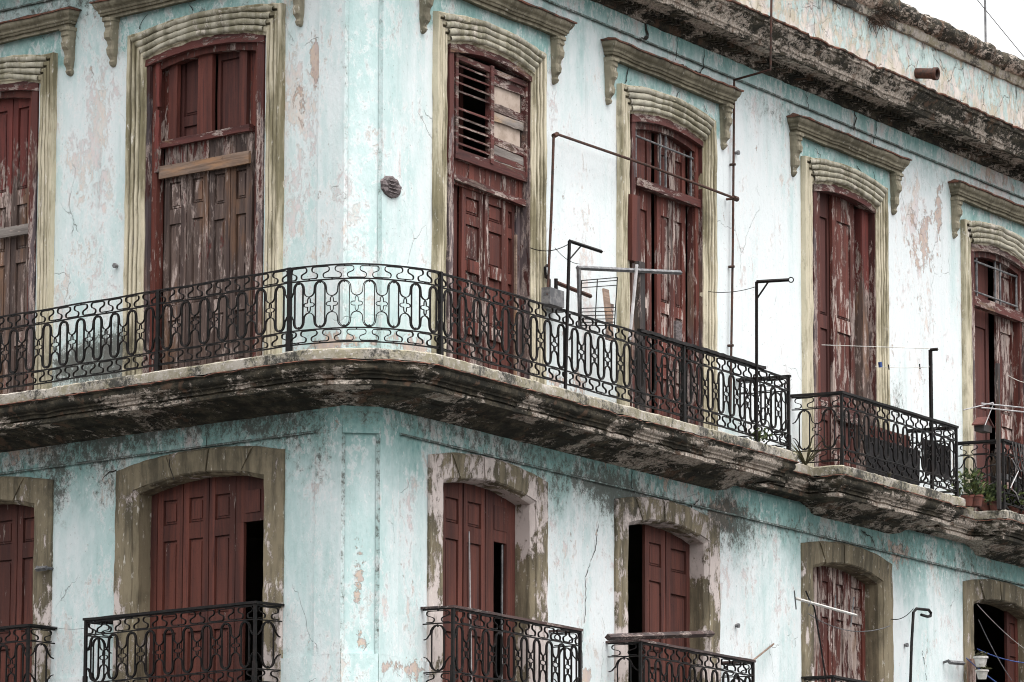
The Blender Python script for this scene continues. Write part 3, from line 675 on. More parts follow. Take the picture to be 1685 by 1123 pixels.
def door(name, s, uc, label): return empty(name, W(s, uc, -.1, 10.76), bld, label)

# second door from the left (L facade): boarded, rain-bleached lower half
d = door("shutter_door", 'L', 2.62, "tall door with rain-bleached grey lower half and two nailed crossboards"); uc = 2.60
frame_up('L', uc, d)
us = [3.46, 3.03, 2.62, 2.22, 1.82]
for i in range(4):
    dz = (.0, .03, -.04, -.02)[i]
    leaf('L', us[i+1], us[i], Z0, 13.93, [(10.98, 11.62), (11.80, 12.86+dz), (13.05+dz, 13.40)], -.13, 'wbare', d, .095)
bm = MB(); bx(bm, 'L', 1.80, 3.50, -.13, -.05, 13.86, 13.945, .008); bm.build("crossbar", M['whL'], d)
bm = MB(); bx(bm, 'L', 1.80, 3.47, -.09, -.045, 13.44, 13.60, .010, tilt=.02); bm.build("nailed_plank", M['plankL'], d)
for a, b in ((3.22, 3.37), (2.56, 2.83), (1.92, 2.06)):
    bm = MB(); bx(bm, 'L', a, b, -.17, -.11, 13.94, 15.1, .006); bm.build("mullion", M['wr'], d)
leaf('L', 3.37, 3.52, 13.94, 15.1, [], -.16, 'wr2', d)
leaf('L', 2.78, 3.30, 13.5, 15.15, [(13.7, 14.12), (14.25, 15.0)], -.21, 'wdark', d, .10)
leaf('L', 2.0, 2.56, 13.5, 15.15, [(13.7, 14.88)], -.20, 'wdark', d, .05)
leaf('L', 1.78, 1.94, 13.94, 15.1, [], -.17, 'wr2', d)
for i, (z0, z1) in enumerate(((13.55, 14.35), (14.4, 15.0))):
    bm = MB(); bx(bm, 'L', 3.46, 3.53, -.06, -.02, z0, z1, .012, seg=.1); bm.build("splintered_batten", M['wbare'], d)

# leftmost door
d = door("shutter_door", 'L', 6.92, "leftmost tall door with a pale nailed board"); uc = 6.92
frame_up('L', uc, d)
us = [7.83, 7.38, 6.93, 6.48, 6.05, 5.98]
for i in range(4):
    leaf('L', us[i+1], us[i], Z0, 15.05, [(10.98, 11.62), (11.80, 12.72), (12.9, 13.5), (13.7, 14.8)], -.15, 'wbare', d, .10)
bm = MB(); bx(bm, 'L', 5.75, 7.9, -.10, -.05, 13.06, 13.19, .010, tilt=.03); bm.build("nailed_plank", M['greyL'], d)

# third door (R): louvred transom
d = door("shutter_door", 'R', 2.86, "tall red door with a broken louvred transom above four leaves"); uc = 2.83
frame_up('R', 2.83, d, second=False)
t_ = empty("louvre_transom", W('R', 2.87, -.08, 13.7), d)
WL[t_.name] = WL[t_.name]
m = MB(); bx(m, 'R', 1.94, 2.00, -.10, -.02, 13.68, 14.99, .004); bx(m, 'R', 3.80, 3.88, -.10, -.02, 13.68, 14.95, .004); bx(m, 'R', 2.84, 2.92, -.10, -.01, 13.70, 14.98, .003)
bx(m, 'R', 1.94, 3.88, -.10, -.025, 13.62, 13.70, .004); bx(m, 'R', 1.94, 3.88, -.10, -.025, 14.90, 14.97, .004, tilt=-.03); bx(m, 'R', 1.98, 3.84, -.08, -.03, 13.70, 13.75, .003)
for k in range(10):
    if k in (5,): continue
    z = 13.82+k*.112; bxn = []; tl_ = random.uniform(-.012, .012)
    a, b = W('R', 2.0, -.03, z), W('R', 2.84, -.03, z+tl_); c, e_ = W('R', 2.84, -.10, z+.045+tl_), W('R', 2.0, -.10, z+.045)
    m.add([a, b, c, e_]+[p-Vector((0, 0, .014)) for p in (a, b, c, e_)], [(0, 1, 2, 3), (7, 6, 5, 4), (0, 4, 5, 1), (1, 5, 6, 2), (2, 6, 7, 3), (3, 7, 4, 0)])
m.build("louvre_frame", M['wh'+'R'], d)
bpy.data.objects.remove(t_)
for z0, h, mt, ti in ((14.76, .12, 'whR', 0), (14.42, .10, 'whR', -.01), (14.29, .11, 'greyR', 0), (13.98, .10, 'whR', -.02), (13.86, .11, 'greyR', -.03), (13.78, .075, 'whR', -.01), (13.72, .05, 'greyR', 0)):
    bm = MB(); bx(bm, 'R', 2.92, 3.80, -.085, -.06, z0, z0+h, .010, tilt=ti, seg=.12); bm.build("nailed_plank", M[mt], d)
bm = MB(); bx(bm, 'R', 2.93, 3.76, -.105, -.09, 13.72, 14.90, .004); bm.build("backing_board", M['card'], d)
bm = MB()
for k in range(13): bx(bm, 'R', 1.95+k*.148, 2.09+k*.148, -.12-.004*(k % 2), -.09-.004*(k % 3), 13.30, 13.64, .004)
bm.build("boarded_strip", M['wr2'], d)
bm = MB(); bx(bm, 'R', 1.93, 3.88, -.10, -.035, 13.34, 13.42, .006, tilt=-.04); bm.build("crossbar", M['whR'], d)
P3 = [(10.95, 11.45), (11.62, 12.25), (12.38, 12.85), (12.98, 13.2)]
for a, b, n, mt in ((1.94, 2.26, -.17, 'wr'), (2.27, 2.84, -.12, 'wr2'), (2.85, 3.42, -.11, 'wr2'), (3.45, 3.72, -.14, 'wr')):
    leaf('R', a, b, Z0, 13.36, P3, n, mt, d, .10)
for u in (2.56, 3.13):
    for z in (12.32, 11.53):
        bm = MB(); bx(bm, 'R', u-.13, u+.13, -.11, -.085, z-.09, z+.07, .008); bm.build("panel_block", M['wr3'], d)
bm = MB(); bx(bm, 'R', 3.74, 3.88, -.2, -.13, Z0, 13.34, .008); bm.build("inner_jamb", M['wframe'], d)
bm = MB(); bx(bm, 'R', 3.62, 3.655, -.10, -.07, 10.78, 12.9, .004); bm.build("raw_batten", M['plankR'], d)

leaf('R', 2.35, 2.9, 13.5, 15.0, [(13.6, 14.8)], -.45, 'wdark', d, .1)
# fourth door (R): barred transom
d = door("shutter_door", 'R', 7.86, "tall flaking door with a barred transom and a black gap"); uc = 7.84
frame_up('R', uc, d)
bm = MB(); bx(bm, 'R', 6.92, 8.98, -.13, -.01, 14.10, 14.21, .008); bm.build("transom_beam", M['whR'], d)
for u in (7.05, 7.78, 7.95, 8.72):
    bm = MB(); tube(bm, [W('R', u, -.10, 14.2), W('R', u, -.10, 14.98)], .018); bm.build("iron_bar", M['steel'], d)
bm = MB(); tube(bm, [W('R', 6.96, -.08, 14.80), W('R', 8.80, -.08, 14.78)], .014); bm.build("iron_bar", M['steel'], d)
P4 = [(10.95, 11.6), (11.75, 12.5), (12.65, 13.85)]
leaf('R', 6.93, 7.64, Z0, 15.05, P4+[(14.2, 14.85)], -.16, 'wr3', d, .13)
leaf('R', 7.76, 8.26, Z0, 15.05, P4+[(14.2, 14.7)], -.14, 'wr3', d, .12)
leaf('R', 8.26, 8.70, Z0, 15.0, P4+[(14.2, 14.7)], -.17, 'wr3', d, .11)
bm = MB(); bx(bm, 'R', 8.74, 8.90, -.17, -.08, Z0, 14.1, .008); bm.build("inner_jamb", M['wframe'], d)
bm = MB(); bx(bm, 'R', 8.32, 8.50, -.165, -.13, 12.15, 12.45, .006); bm.build("lock_plate", M['plaque'], d)

# fifth door (R): one leaf folded in
d = door("shutter_door", 'R', 13.63, "tall unbarred door with one leaf swung into shadow"); uc = 13.58
frame_up('R', 13.58, d, second=False)
bm = MB(); bx(bm, 'R', 12.60, 12.80, -.17, -.05, Z0, 15.0, .006); bm.build("inner_frame", M['wr2'], d)
bm = MB(); bx(bm, 'R', 14.36, 14.60, -.25, -.09, Z0, 15.0, .008); bm.build("inner_jamb", M['wbare'], d)
P5 = [(11.05, 11.7), (11.85, 13.05), (13.25, 14.7)]
leaf('R', 12.80, 13.52, Z0, 15.1, P5, -.22, 'wdark', d, .10)
leaf('R', 13.46, 14.25, Z0, 15.1, P5, -.16, 'wr3', d, .15)
for a, b, n in ((12.80, 13.02, -.04), (13.05, 13.48, -.36), (13.52, 14.25, -.10)):
    bm = MB(); bx(bm, 'R', a, b, n-.035, n, 11.72, 11.98, .008); bm.build("nailed_plank", M['whR'], d)
# sixth door (R)
d = door("shutter_door", 'R', 19.3, "rightmost tall door, barred transom over a dark open gap"); uc = 19.30
frame_up('R', uc, d)
bm = MB(); bx(bm, 'R', 18.35, 20.35, -.13, -.01, 14.12, 14.27, .008); bm.build("transom_beam", M['whR'], d)
for u in (18.62, 19.35, 19.55, 20.2):
    bm = MB(); tube(bm, [W('R', u, -.09, 14.25), W('R', u, -.09, 14.96)], .02); bm.build("iron_bar", M['steel'], d)
for z in (14.84, 14.36):
    bm = MB(); tube(bm, [W('R', 18.40, -.08, z), W('R', 20.35, -.08, z)], .016); bm.build("iron_bar", M['steel'], d)
leaf('R', 19.55, 20.3, Z0, 15.05, [(11.0, 12.4), (12.6, 13.9), (14.25, 14.8)], -.16, 'wr3', d, .14)
leaf('R', 18.42, 18.62, Z0, 14.15, [], -.12, 'wr3', d, .05)
leaf('R', 18.64, 19.50, Z0, 15.1, [(11.0, 12.4), (12.6, 13.9)], -.27, 'wdark', d, .12)

# lower storey doors
def lowdoor(s, uc, label): return empty("shutter_door", W(s, uc, -.28, 6.8), bld, label)
PLO = [(6.95, 7.65), (7.85, 8.82), (9.02, 9.34)]
d = lowdoor('L', 2.6, "wide dark red door with a black open wicket"); n = -.24
us = [3.74, 3.62, 3.14, 2.66, 2.17]
for i in range(1, 4): leaf('L', us[i+1], us[i], 6.78, 9.6, PLO, n, 'wlow', d, .10)
leaf('L', 3.62, 3.78, 6.78, 9.6, [], n, 'wlow', d, .10)
m = MB(); bx(m, 'L', 2.02, 2.165, n-.045, n, 6.78, 8.95, .004); bx(m, 'L', 1.42, 2.165, n-.045, n, 8.95, 9.6, .004); bx(m, 'L', 1.72, 1.98, n+.002, n+.012, 9.06, 9.34, .003); bx(m, 'L', 1.42, 1.60, n-.045, n, 6.78, 8.95, .004)
m.build("leaf", M['wlow'], d)
d = lowdoor('L', 6.92, "leftmost lower red door, cut by the picture edge")
us = [8.05, 7.48, 6.9, 6.34, 5.80]
for i in range(4): leaf('L', us[i+1], us[i], 6.78, 9.6, PLO, n, 'wlow', d, .10)
d = lowdoor('R', 2.79, "lower red door split by a tall narrow black slot")
for a, b, ps in ((1.62, 1.98, [(6.9, 8.7), (9.02, 9.34)]), (2.0, 2.55, PLO), (2.57, 3.14, PLO)): leaf('R', a, b, 6.78, 9.6, ps, n, 'wlow', d, .10)
m = MB(); bx(m, 'R', 3.15, 3.36, n-.045, n, 6.78, 9.6, .004); bx(m, 'R', 3.36, 3.70, n-.045, n, 8.9, 9.6, .003); bx(m, 'R', 3.70, 3.98, n-.045, n, 6.78, 9.6, .004); bx(m, 'R', 3.36, 3.70, n-.002, n+.010, 9.05, 9.36, .003)
m.build("leaf", M['wlow'], d)
m = MB(); tube(m, [W('R', 3.62, n-.02, 6.8), W('R', 3.62, n-.02, 8.88)], .016); m.build("iron_bar", M['steel'], d)
d = lowdoor('R', 7.79, "lower red door standing half open on a black room")
leaf('R', 6.62, 6.80, 6.78, 9.6, [(7.9, 8.85), (9.02, 9.3)], n, 'wlow', d, .04)
m = MB(); bx(m, 'R', 6.80, 6.84, -.65, -.24, 6.78, 9.5, .004); m.build("leaf", M['wlow'], d)
leaf('R', 7.58, 8.20, 6.78, 9.6, PLO, n, 'wlow', d, .12); leaf('R', 8.21, 8.98, 6.78, 9.6, [(6.95, 8.70), (9.0, 9.32)], n, 'wlow', d, .14, rec=.03)
d = lowdoor('R', 13.55, "lower door with heavily flaking red paint")
for a, b in ((12.38, 13.05), (13.06, 13.55), (13.56, 14.05), (14.06, 14.72)): leaf('R', a, b, 6.78, 9.6, PLO, n, 'wr3', d, .12)
d = lowdoor('R', 19.3, "rightmost lower door, open and black inside")
leaf('R', 18.12, 18.22, 6.78, 9.6, [], n, 'wr', d, .03); leaf('R', 20.0, 20.46, 6.78, 9.6, PLO, n, 'wr', d, .1)
leaf('R', 18.5, 19.9, 6.78, 9.3, [(7, 8.2), (8.4, 9.1)], -.9, 'wdark', d, .2)

# ------------------------------------------------------------------ wrought iron
def meander(P, H, k=26, om=1.95):
    """one period of the swan-neck frieze, centred on its upper loop"""
    C = [(0, .5), (.12, .5), (.29, .5), (.335, .475), (.365, .40), (.380, .28), (.370, .165), (.340, .085), (.30, .045), (.25, 0)]
    C = C+[(.5-x, -z) for x, z in reversed(C[:-1])]
    return [(x*P, z*H) for x, z in C]
def sweepbar(m, P, poly, hw, hd, closed=False):
    """poly [(s,z)] on the vertical surface over plan function P(s)->(point, normal)"""
    n = len(poly); vs = []
    for i in range(n):
        a = poly[i-1] if (i or closed) else poly[0]; b = poly[(i+1) % n] if (i < n-1 or closed) else poly[-1]
        dx, dz = b[0]-a[0], b[1]-a[1]; l = math.hypot(dx, dz) or 1; nx, nz = -dz/l*hw, dx/l*hw
        for sgn, o in ((1, hd), (1, -hd), (-1, -hd), (-1, hd)):
            p, nr = P(poly[i][0]+nx*sgn); vs.append(Vector((p.x+nr.x*o, p.y+nr.y*o, poly[i][1]+nz*sgn)))
    fs = []
    for i in range(n if closed else n-1):
        j = (i+1) % n
        for a in range(4): fs.append((4*i+a, 4*j+a, 4*j+(a+1) % 4, 4*i+(a+1) % 4))
    if not closed: fs += [(0, 1, 2, 3), (4*n-1, 4*n-2, 4*n-3, 4*n-4)]
    m.add(vs, fs)
class Plan:
    def __init__(s, pts):
        s.p = pts; s.c = [0]
        for a, b in zip(pts, pts[1:]): s.c.append(s.c[-1]+(b-a).length)
        s.L = s.c[-1]
    def __call__(s, t):
        i = 0
        while i < len(s.p)-2 and t > s.c[i+1]: i += 1
        a, b = s.p[i], s.p[i+1]; d = (b-a).normalized(); p = a+d*(t-s.c[i])
        if len(s.p) > 3:   # smooth normal on curves
            f = (t-s.c[i])/(s.c[i+1]-s.c[i]); n0 = s.nrm(i); n1 = s.nrm(i+1); return p, n0.lerp(n1, f).normalized()
        return p, Vector((d.y, -d.x))
    def nrm(s, i):
        a = s.p[max(i-1, 0)]; b = s.p[min(i+1, len(s.p)-1)]; d = (b-a).normalized(); return Vector((d.y, -d.x))
HWB, HDB = .0047, .0120
def iron_section(par, pts, zt, per=.33, zb=None, phase=0.0):
    """one bay of railing between two posts: rails, two friezes, ovals with flowers"""
    P = Plan(pts); L = P.L; k = max(1, round(L/per)); p = L/k
    z = [zt, zt-.175, zt-.775, zt-.945]
    m = MB(); r = Plan(pts)
    ss = [L*i/max(1, int(L/.12)) for i in range(int(L/.12)+1)] if L > .12 else [0, L]
    wob = lambda s_: .004*math.sin(s_*5.1+zt*9+pts[0].x)
    for zz, hz in ((z[0], .0085), (z[1], .007), (z[2], .007), (z[3], .007)): m = MB(); sweepbar(m, P, [(s_, zz+wob(s_)) for s_ in ss], hz, .014); m.build("rail_bar", M['iron'], par)
    for top in (0, 1):
        m = MB(); za, zb_ = (z[0], z[1]) if top == 0 else (z[2], z[3]); zc = (za+zb_)/2; H = (za-zb_)-.036
        h = meander(p, H)
        half = h if not top else [(a, b) for a, b in h]
        sh = 0 if top == 0 else p/2
        poly = []
        for i in range(-1, k+1):
            c = p/2+i*p+sh
            seq = [(c-a, zc+b) for a, b in reversed(h)]+[(c+a, zc+b) for a, b in h[1:]]
            for q in seq:
                if 0.004 <= q[0] <= L-.004: poly.append(q)
                elif poly: sweepbar(m, P, poly, HWB, HDB) if len(poly) > 2 else None; poly = []
        if len(poly) > 2: sweepbar(m, P, poly, HWB, HDB)
        for i in range(-1, k+1):
            for c, zz in ((p/2+i*p+sh, za-.012), (i*p+sh, zb_+.012)):
                if .01 < c < L-.01: sweepbar(m, P, [(c, zz-.010), (c, zz+.010)], .007, .010)
        m.build("scroll_frieze", M['iron'], par)
    zt_, zb_ = z[1]-.012, z[2]+.012; ro = p*.215; ri = ro*.0+p*.275; zc = (zt_+zb_)/2
    ri_ = p*.205; rO = p*.262; ru = p/2-rO
    m = MB(); m2 = MB()
    for i in range(k):
        c = p/2+i*p; hh = (zt_-zb_)/2-ri_-.022; poly = []
        for a in range(9): t = math.pi*a/8; poly.append((c+ri_*math.cos(t), zc+hh+ri_*math.sin(t)*1.15))
        for a in range(9): t = math.pi+math.pi*a/8; poly.append((c+ri_*math.cos(t), zc-hh+ri_*math.sin(t)*1.15))
        sweepbar(m, P, poly, HWB, HDB, True)
        sweepbar(m, P, [(c, zt_-.03), (c, zt_)], .007, .01); sweepbar(m, P, [(c, zb_), (c, zb_+.03)], .007, .01)
    dz = .105
    for sg in (1, -1):
        poly = []; zz = zc+sg*((zt_-zb_)/2-rO*1.05-.002)
        for i in range(k):
            c = p/2+i*p; zu = zc+sg*dz
            for a in range(9):
                t = math.pi-math.pi*a/8; poly.append((c+rO*math.cos(t), zz+sg*rO*1.05*math.sin(t)))
            poly.append((c+rO, zu+sg*.085))
            if i < k-1:
                for a in range(1, 8): t = math.pi*a/8; poly.append((c+rO+ru-ru*math.cos(t), zu+sg*(.065)-sg*ru*1.0*math.sin(t)))
                poly.append((c+p-rO, zu+sg*.085))
        poly = [(rO*.0+p/2-rO-ru*.9, zc+sg*(dz+.0))]+[(p/2-rO-ru*.5, zc+sg*(dz+.012)), (p/2-rO, zc+sg*(dz+.07))]+poly+[(L-(p/2-rO)+0, zc+sg*(dz+.07)), (L-(p/2-rO-ru*.5), zc+sg*(dz+.012)), (L-(p/2-rO-ru*.9), zc+sg*dz)]
        poly = [q for q in poly if 0 <= q[0] <= L]
        sweepbar(m, P, poly, HWB, HDB)
    for i in range(0, k+1):
        c = i*p
        if i in (0, k): continue
        poly = []; R0 = min(p/2-ri_, .075)*.98
        for a in range(40):
            t = 2*math.pi*a/40; rr = R0*(.40+.60*(.5+.5*math.cos(4*t))**1.0)
            # pinch the petals
            poly.append((c+rr*math.cos(t)*.98, zc+rr*1.22*math.sin(t)))
        sweepbar(m, P, poly, .0042, .008, True)
    m.build("oval_grille", M['iron'], par)
def post(par, pxy, zt, r=.016, zb=10.74, hh=.0, name="rail_post"):
    m = MB(); x, y = pxy; d = D['R'] if True else 0
    for (a, b, z0, z1) in ((r, r, zb+.0, zt+.012+hh), (r*1.35, r*1.35, zb, zb+.26)):
        vs = []
        for z in (z0, z1):
            for sx, sy in ((-1, -1), (1, -1), (1, 1), (-1, 1)):
                v = Vector((x, y, z))+D['R']*(sx*a)+NN['R']*(sy*b); vs.append(v)
        m.add(vs, QF)
    m.build(name, M['iron'], par)
def seg(a, b): return [a, b]
# the long main balcony railing
rl = empty("balcony_railing", (X_.x, X_.y, 10.76), bld, "long railing wrapping the corner balcony"); ZT = 11.80
iron_section(rl, [planL(8.8, RB), planL(5.75, RB)], ZT, .335); iron_section(rl, [planL(5.75, RB), planL(2.51, RB)], ZT, .335); iron_section(rl, [planL(2.51, RB), A_], ZT, .335)
iron_section(rl, NOSE, ZT, .30)
iron_section(rl, [B_, planR(3.42, RB)], ZT, .355); iron_section(rl, [planR(3.42, RB), planR(6.68, RB)], ZT, .355); iron_section(rl, [planR(6.68, RB), planR(9.93, RB)], ZT, .34)
iron_section(rl, [planR(9.93, RB), planR(9.93, .02)], ZT, .38)
for p, r in ((planL(5.75, RB), .018), (planL(2.51, RB), .022), (A_, .024), (B_, .024), (planR(6.68, RB), .024), (planR(9.93, RB), .02)): post(rl, p, ZT, r)
m = MB(); bx(m, 'R', 5.4, 9.15, RB-.035, RB+.035, ZT+.012, ZT+.055, .014, seg=.1); m.build("worn_handrail", M['iron'], rl)
m = MB(); bx(m, 'R', 9.90, 9.96, 0, RB+.03, ZT+.012, ZT+.045, .006); m.build("return_handrail", M['iron'], rl)
def box_rail(name, s, ua, ub, n, zt, zb, label, hand='iron', per=.345, ht=.035):
    e = empty(name, W(s, (ua+ub)/2, n/2, zb), bld, label); f = planR if s == 'R' else planL
    a, b, c, d_ = f(ua, .02), f(ua, n), f(ub, n), f(ub, .02)
    if s == 'L': a, b, c, d_ = f(ub, .02), f(ub, n), f(ua, n), f(ua, .02)
    iron_section(e, [a, b], zt, .40); iron_section(e, [b, c], zt, per); iron_section(e, [c, d_], zt, .40)
    for p in (b, c): post(e, p, zt, .018, zb)
    m = MB(); w_ = .032
    bx(m, s, ua-w_, ub+w_, n-w_, n+w_, zt+.010, zt+.010+ht, .006); m.build("handrail", M[hand], e)
    for uu in (ua, ub):
        m = MB(); bx(m, s, uu-w_, uu+w_, 0, n-w_, zt+.012, zt+.008+ht, .006); m.build("return_handrail", M[hand], e)
    return e
box_rail("balcony_railing", 'R', 11.68, 15.72, .80, 11.80, 10.76, "separate boxed railing right of the long one")
b6 = box_rail("balcony_railing", 'R', 17.56, 21.55, .77, 11.83, 10.76, "rightmost upper railing, hung with plants and cables")
M['timber'] = m_wood("tarred_timber_rail", (.05, .03, .028), (.08, .05, .045), (.03, .022, .022), (.075, .055, .052), .6, .3, axis='R')
lowb = []
for s, a, b, nn_, hd, lb in (('L', 1.05, 4.16, .46, 'iron', "lower railing in front of the wicket door, left of the corner"), ('L', 5.27, 8.5, .46, 'iron', "lower railing at the left picture edge"),
                         ('R', 1.10, 4.43, .44, 'timber', "lower railing right of the corner, brown timber handrail"), ('R', 6.01, 9.38, .50, 'timber', "lower railing under a loose timber beam"), ('R', 12.0, 15.1, .48, 'iron', "lower railing below the antenna"), ('R', 17.7, 20.9, .48, 'iron', "rightmost lower railing")):
    zt = 7.84 if uc else 0
    box_rail("balcony_railing", s, a, b, nn_, 7.80, 6.85, lb, hd, .33, .032)
    m = MB(); bx(m, s, a-.1, b+.1, 0, nn_+.08, 6.62, 6.80, .008); m.at['scab'] = [.2]*len(m.v); m.build("small_balcony_slab", M['soot'], bld)

# ------------------------------------------------------------------ cracks that open the stucco
def crack(s, pts, n, w_=.010, par=bld):
    m = MB(); q = [PX(s, x, y, n) for x, y in pts]; pp = []
    for a, b in zip(q, q[1:]):
        k = max(2, int((b-a).length/.05)); pp += [a.lerp(b, i/k)+Vector((random.uniform(-1, 1)*.012, 0, random.uniform(-1, 1)*.012)) for i in range(k)]
    pp.append(q[-1]); d = D[s]; N_ = NN[s]; vs = []; fs = []
    for i, p in enumerate(pp):
        t = (pp[min(i+1, len(pp)-1)]-pp[max(i-1, 0)]); t.normalize(); sd_ = t.cross(N_).normalized()*w_*random.uniform(.3, 1)*min(1, .3+i*.3)
        vs += [p-sd_+N_*.002, p+N_*.006, p+sd_+N_*.002]
        if i: a = 3*i; fs += [(a-3, a-2, a+1, a), (a-2, a-1, a+2, a+1)]
    m.add(vs, fs); m.build("crack", M['crackm'], par)
M['crackm'] = m_plain("crack_shadow_dirt", (.018, .016, .014), (.04, .035, .03), .95, 30)
for s, pts, n, w_ in (('R', [(1068, 0), (1062, 30), (1066, 62), (1052, 66)], .04, .035), ('R', [(1116, 40), (1113, 80), (1111, 100)], .04, .012), ('R', [(1160, 75), (1157, 110), (1152, 122)], .04, .016), ('R', [(1118, 106), (1135, 113), (1152, 121)], .01, .02),
                      ('R', [(1406, 170), (1408, 195), (1404, 215)], .04, .018), ('R', [(1444, 185), (1441, 215), (1437, 237)], .04, .014), ('R', [(1324, 120), (1326, 150), (1330, 180)], .04, .010),
                      ('R', [(1036, 108), (1032, 120), (1029, 137)], .01, .014), ('R', [(1118, 150), (1111, 165), (1108, 172)], .01, .016), ('R', [(1157, 172), (1162, 185), (1164, 202)], .01, .014), ('R', [(1340, 245), (1349, 256), (1350, 267)], .01, .012), ('R', [(1408, 272), (1420, 288)], .01, .012), ('R', [(1437, 282), (1442, 300)], .01, .008),
                      ('L', [(243, 23), (232, 35), (230, 48)], .01, .010), ('L', [(310, 5), (318, 18)], .01, .010), ('L', [(279, 745), (281, 770), (286, 790)], .10, .016), ('L', [(66, 50), (73, 66)], .01, .008),
                      ('R', [(985, 860), (980, 900), (963, 950), (963, 1010), (957, 1060), (958, 1100)], .002, .008), ('R', [(1041, 775), (1040, 800), (1044, 812)], .04, .014), ('R', [(1516, 1070), (1522, 1095), (1524, 1120)], .002, .010),
                      ('L', [(342, 712), (340, 735)], .04, .009), ('R', [(1415, 872), (1435, 885), (1440, 902)], .04, .010), ('R', [(1120, 850), (1135, 838), (1150, 822)], .04, .012), ('L', [(168, 790), (180, 778), (192, 774)], .002, .010)):
    crack(s, pts, n, w_)

# ------------------------------------------------------------------ loose things on and around the balconies
GB = "iron clothes-line brackets on the balconies"
def bracket(pz0, top, arm, n, armn, label, brace=True, r=.022, ring=False):
    u, z = un('R', *pz0, n); u1, z1 = un('R', *top, n); p0 = W('R', u, n, 10.76); p1 = W('R', u1, n, z1)
    e = empty("clothes_line_bracket", p0); tag(e, label, "clothes bracket", GB)
    m = MB(); tube(m, [p0, p1], r, 4); m.build("pole", M['iron'], e)
    q = PX('R', *arm, armn); q.z = z1+.0 if abs(q.z-z1) < .12 else q.z
    m = MB(); tube(m, [p1, q], .024, 4); m.build("arm", M['iron'], e)
    if brace:
        m = MB(); tube(m, [p1-Vector((0, 0, .24)), p1.lerp(q, .38)], .013, 4); m.build("brace", M['iron'], e)
    if ring:
        m = MB(); tube(m, [q+Vector((0, 0, 0))+D['R']*(.035*math.cos(t/12*2*math.pi))*0+RT*(.035*math.cos(t/12*2*math.pi)+.03)+Vector((0, 0, .035*math.sin(t/12*2*math.pi))) for t in range(12)], .008, 5, closed=True); m.build("ring", M['iron'], e)
    return p1, q
br1 = bracket((930, 640), (937, 397), (990, 410), .84, .84, "black bracket with a drooping arm above the third red door's right side")
br2 = bracket((1245, 728), (1245, 464), (1298, 458), .84, 1.3, "black bracket whose arm ends in a ring, near the long railing's end", ring=True)
br3 = bracket((1534, 800), (1531, 576), (1543, 568), .80, .92, "thick pole with a short slanted pipe tip on the boxed railing", brace=False, r=.03)
# rusty conduit frame and downpipe
m = MB(); a = PX('R', 901, 486, .16); b = PX('R', 911, 219, .16); c = PX('R', 1210, 327, .16)
tube(m, [a, a.lerp(b, .5)+D['R']*.02, b-Vector((0, 0, .06)), b+D['R']*.09, b.lerp(c, .5)+Vector((0, 0, .02)), c], .018, 8); tube(m, [b+Vector((0, 0, -.04)), b+D['R']*.1], .034, 8); tube(m, [c-D['R']*.06, c+D['R']*.05], .04, 8); tube(m, [c, c-NN['R']*.14], .018, 6)
tag(m.build("conduit_pipe", M['rust'], smooth=True), "rusty bent pipe running level across the wall over the fourth door", "pipe")
m = MB(); t0 = PX('R', 1270, -40, .80); t1 = PX('R', 1268, 115, .80); w0 = PX('R', 1208, 132, .06); w1 = W('R', 9.60, .06, 11.2)
tube(m, [t0, t1-Vector((0, 0, -.05)), t1, w0, w0+Vector((0, 0, -.08)), w0.lerp(w1, .5)+D['R']*.02, w1], .017, 8)
for f in (.25, .55, .78): q = w0.lerp(w1, f); tube(m, [q+NN['R']*-.05, q+NN['R']*.035], .02, 6)
tag(m.build("drain_pipe", M['rust'], smooth=True), "thin rusty pipe dropping from the roof cornice and down the wall", "pipe")
# terracotta spout, nest, bolts, plaque
P = PX('R', 1508, 121, .0); m = MB(); ax_ = (NN['R']*1.0+Vector((0, 0, -.12))).normalized(); q = [P-ax_*.1, P+ax_*.30]
tube(m, [P-ax_*.1, P+ax_*.12, P+ax_*.33], .085, 16); 
def annul(m, c, ax, r0, r1, k=16):
    x = ax.cross(Vector((0, 0, 1))).normalized(); y = ax.cross(x); v = []
    for r in (r0, r1): v += [c+(x*math.cos(2*math.pi*i/k)+y*math.sin(2*math.pi*i/k))*r for i in range(k)]
    m.add(v, [(i, (i+1) % k, k+(i+1) % k, k+i) for i in range(k)])
m = MB(); xx = ax_.cross(Vector((0, 0, 1))).normalized(); yy = ax_.cross(xx); rings = []
for r, d_ in ((.08, -.05), (.082, .28), (.098, .285), (.10, .35), (.078, .352), (.066, .34), (.064, .05)):
    rings.append([P+ax_*d_+(xx*math.cos(2*math.pi*i/18)+yy*math.sin(2*math.pi*i/18))*r for i in range(19)])
grid(m, rings); m.add([p for p in rings[-1][:-1]], [tuple(range(18))])
tag(m.build("drain_spout", M['rust'], smooth=True), "short terracotta spout sticking out of the roof parapet", "spout")
m = MB()
for i in range(240):
    c = PX('R', 1446+random.gauss(0, 8), 27+random.gauss(0, 5), .06); d_ = Vector((random.gauss(0, .07), random.gauss(0, .05), random.gauss(-.06, .06))); c += NN['R']*random.uniform(-.05, .04); tube(m, [c, c+d_], .005, 3)
tag(m.build("bird_nest", M['straw']), "shaggy dark nest of twigs tucked under the parapet coping", "nest")
m = MB(); K = 26; ring = []; c = PX('R', 643, 308, .04)
for r, o in ((.0, .022), (.18, .030), (.225, .020), (.24, -.01)):
    ring.append([c+NN['R']*(o+.006*math.sin(t*2.1))+D['R']*(r*(1+.05*math.sin(t*1.7))*math.cos(t/K*6.28318))+Vector((0, 0, r*.58*math.sin(t/K*6.28318)*(1+.04*math.sin(t*2.3)))) for t in range(K)])
for q in ring: q.append(q[0])
grid(m, ring)
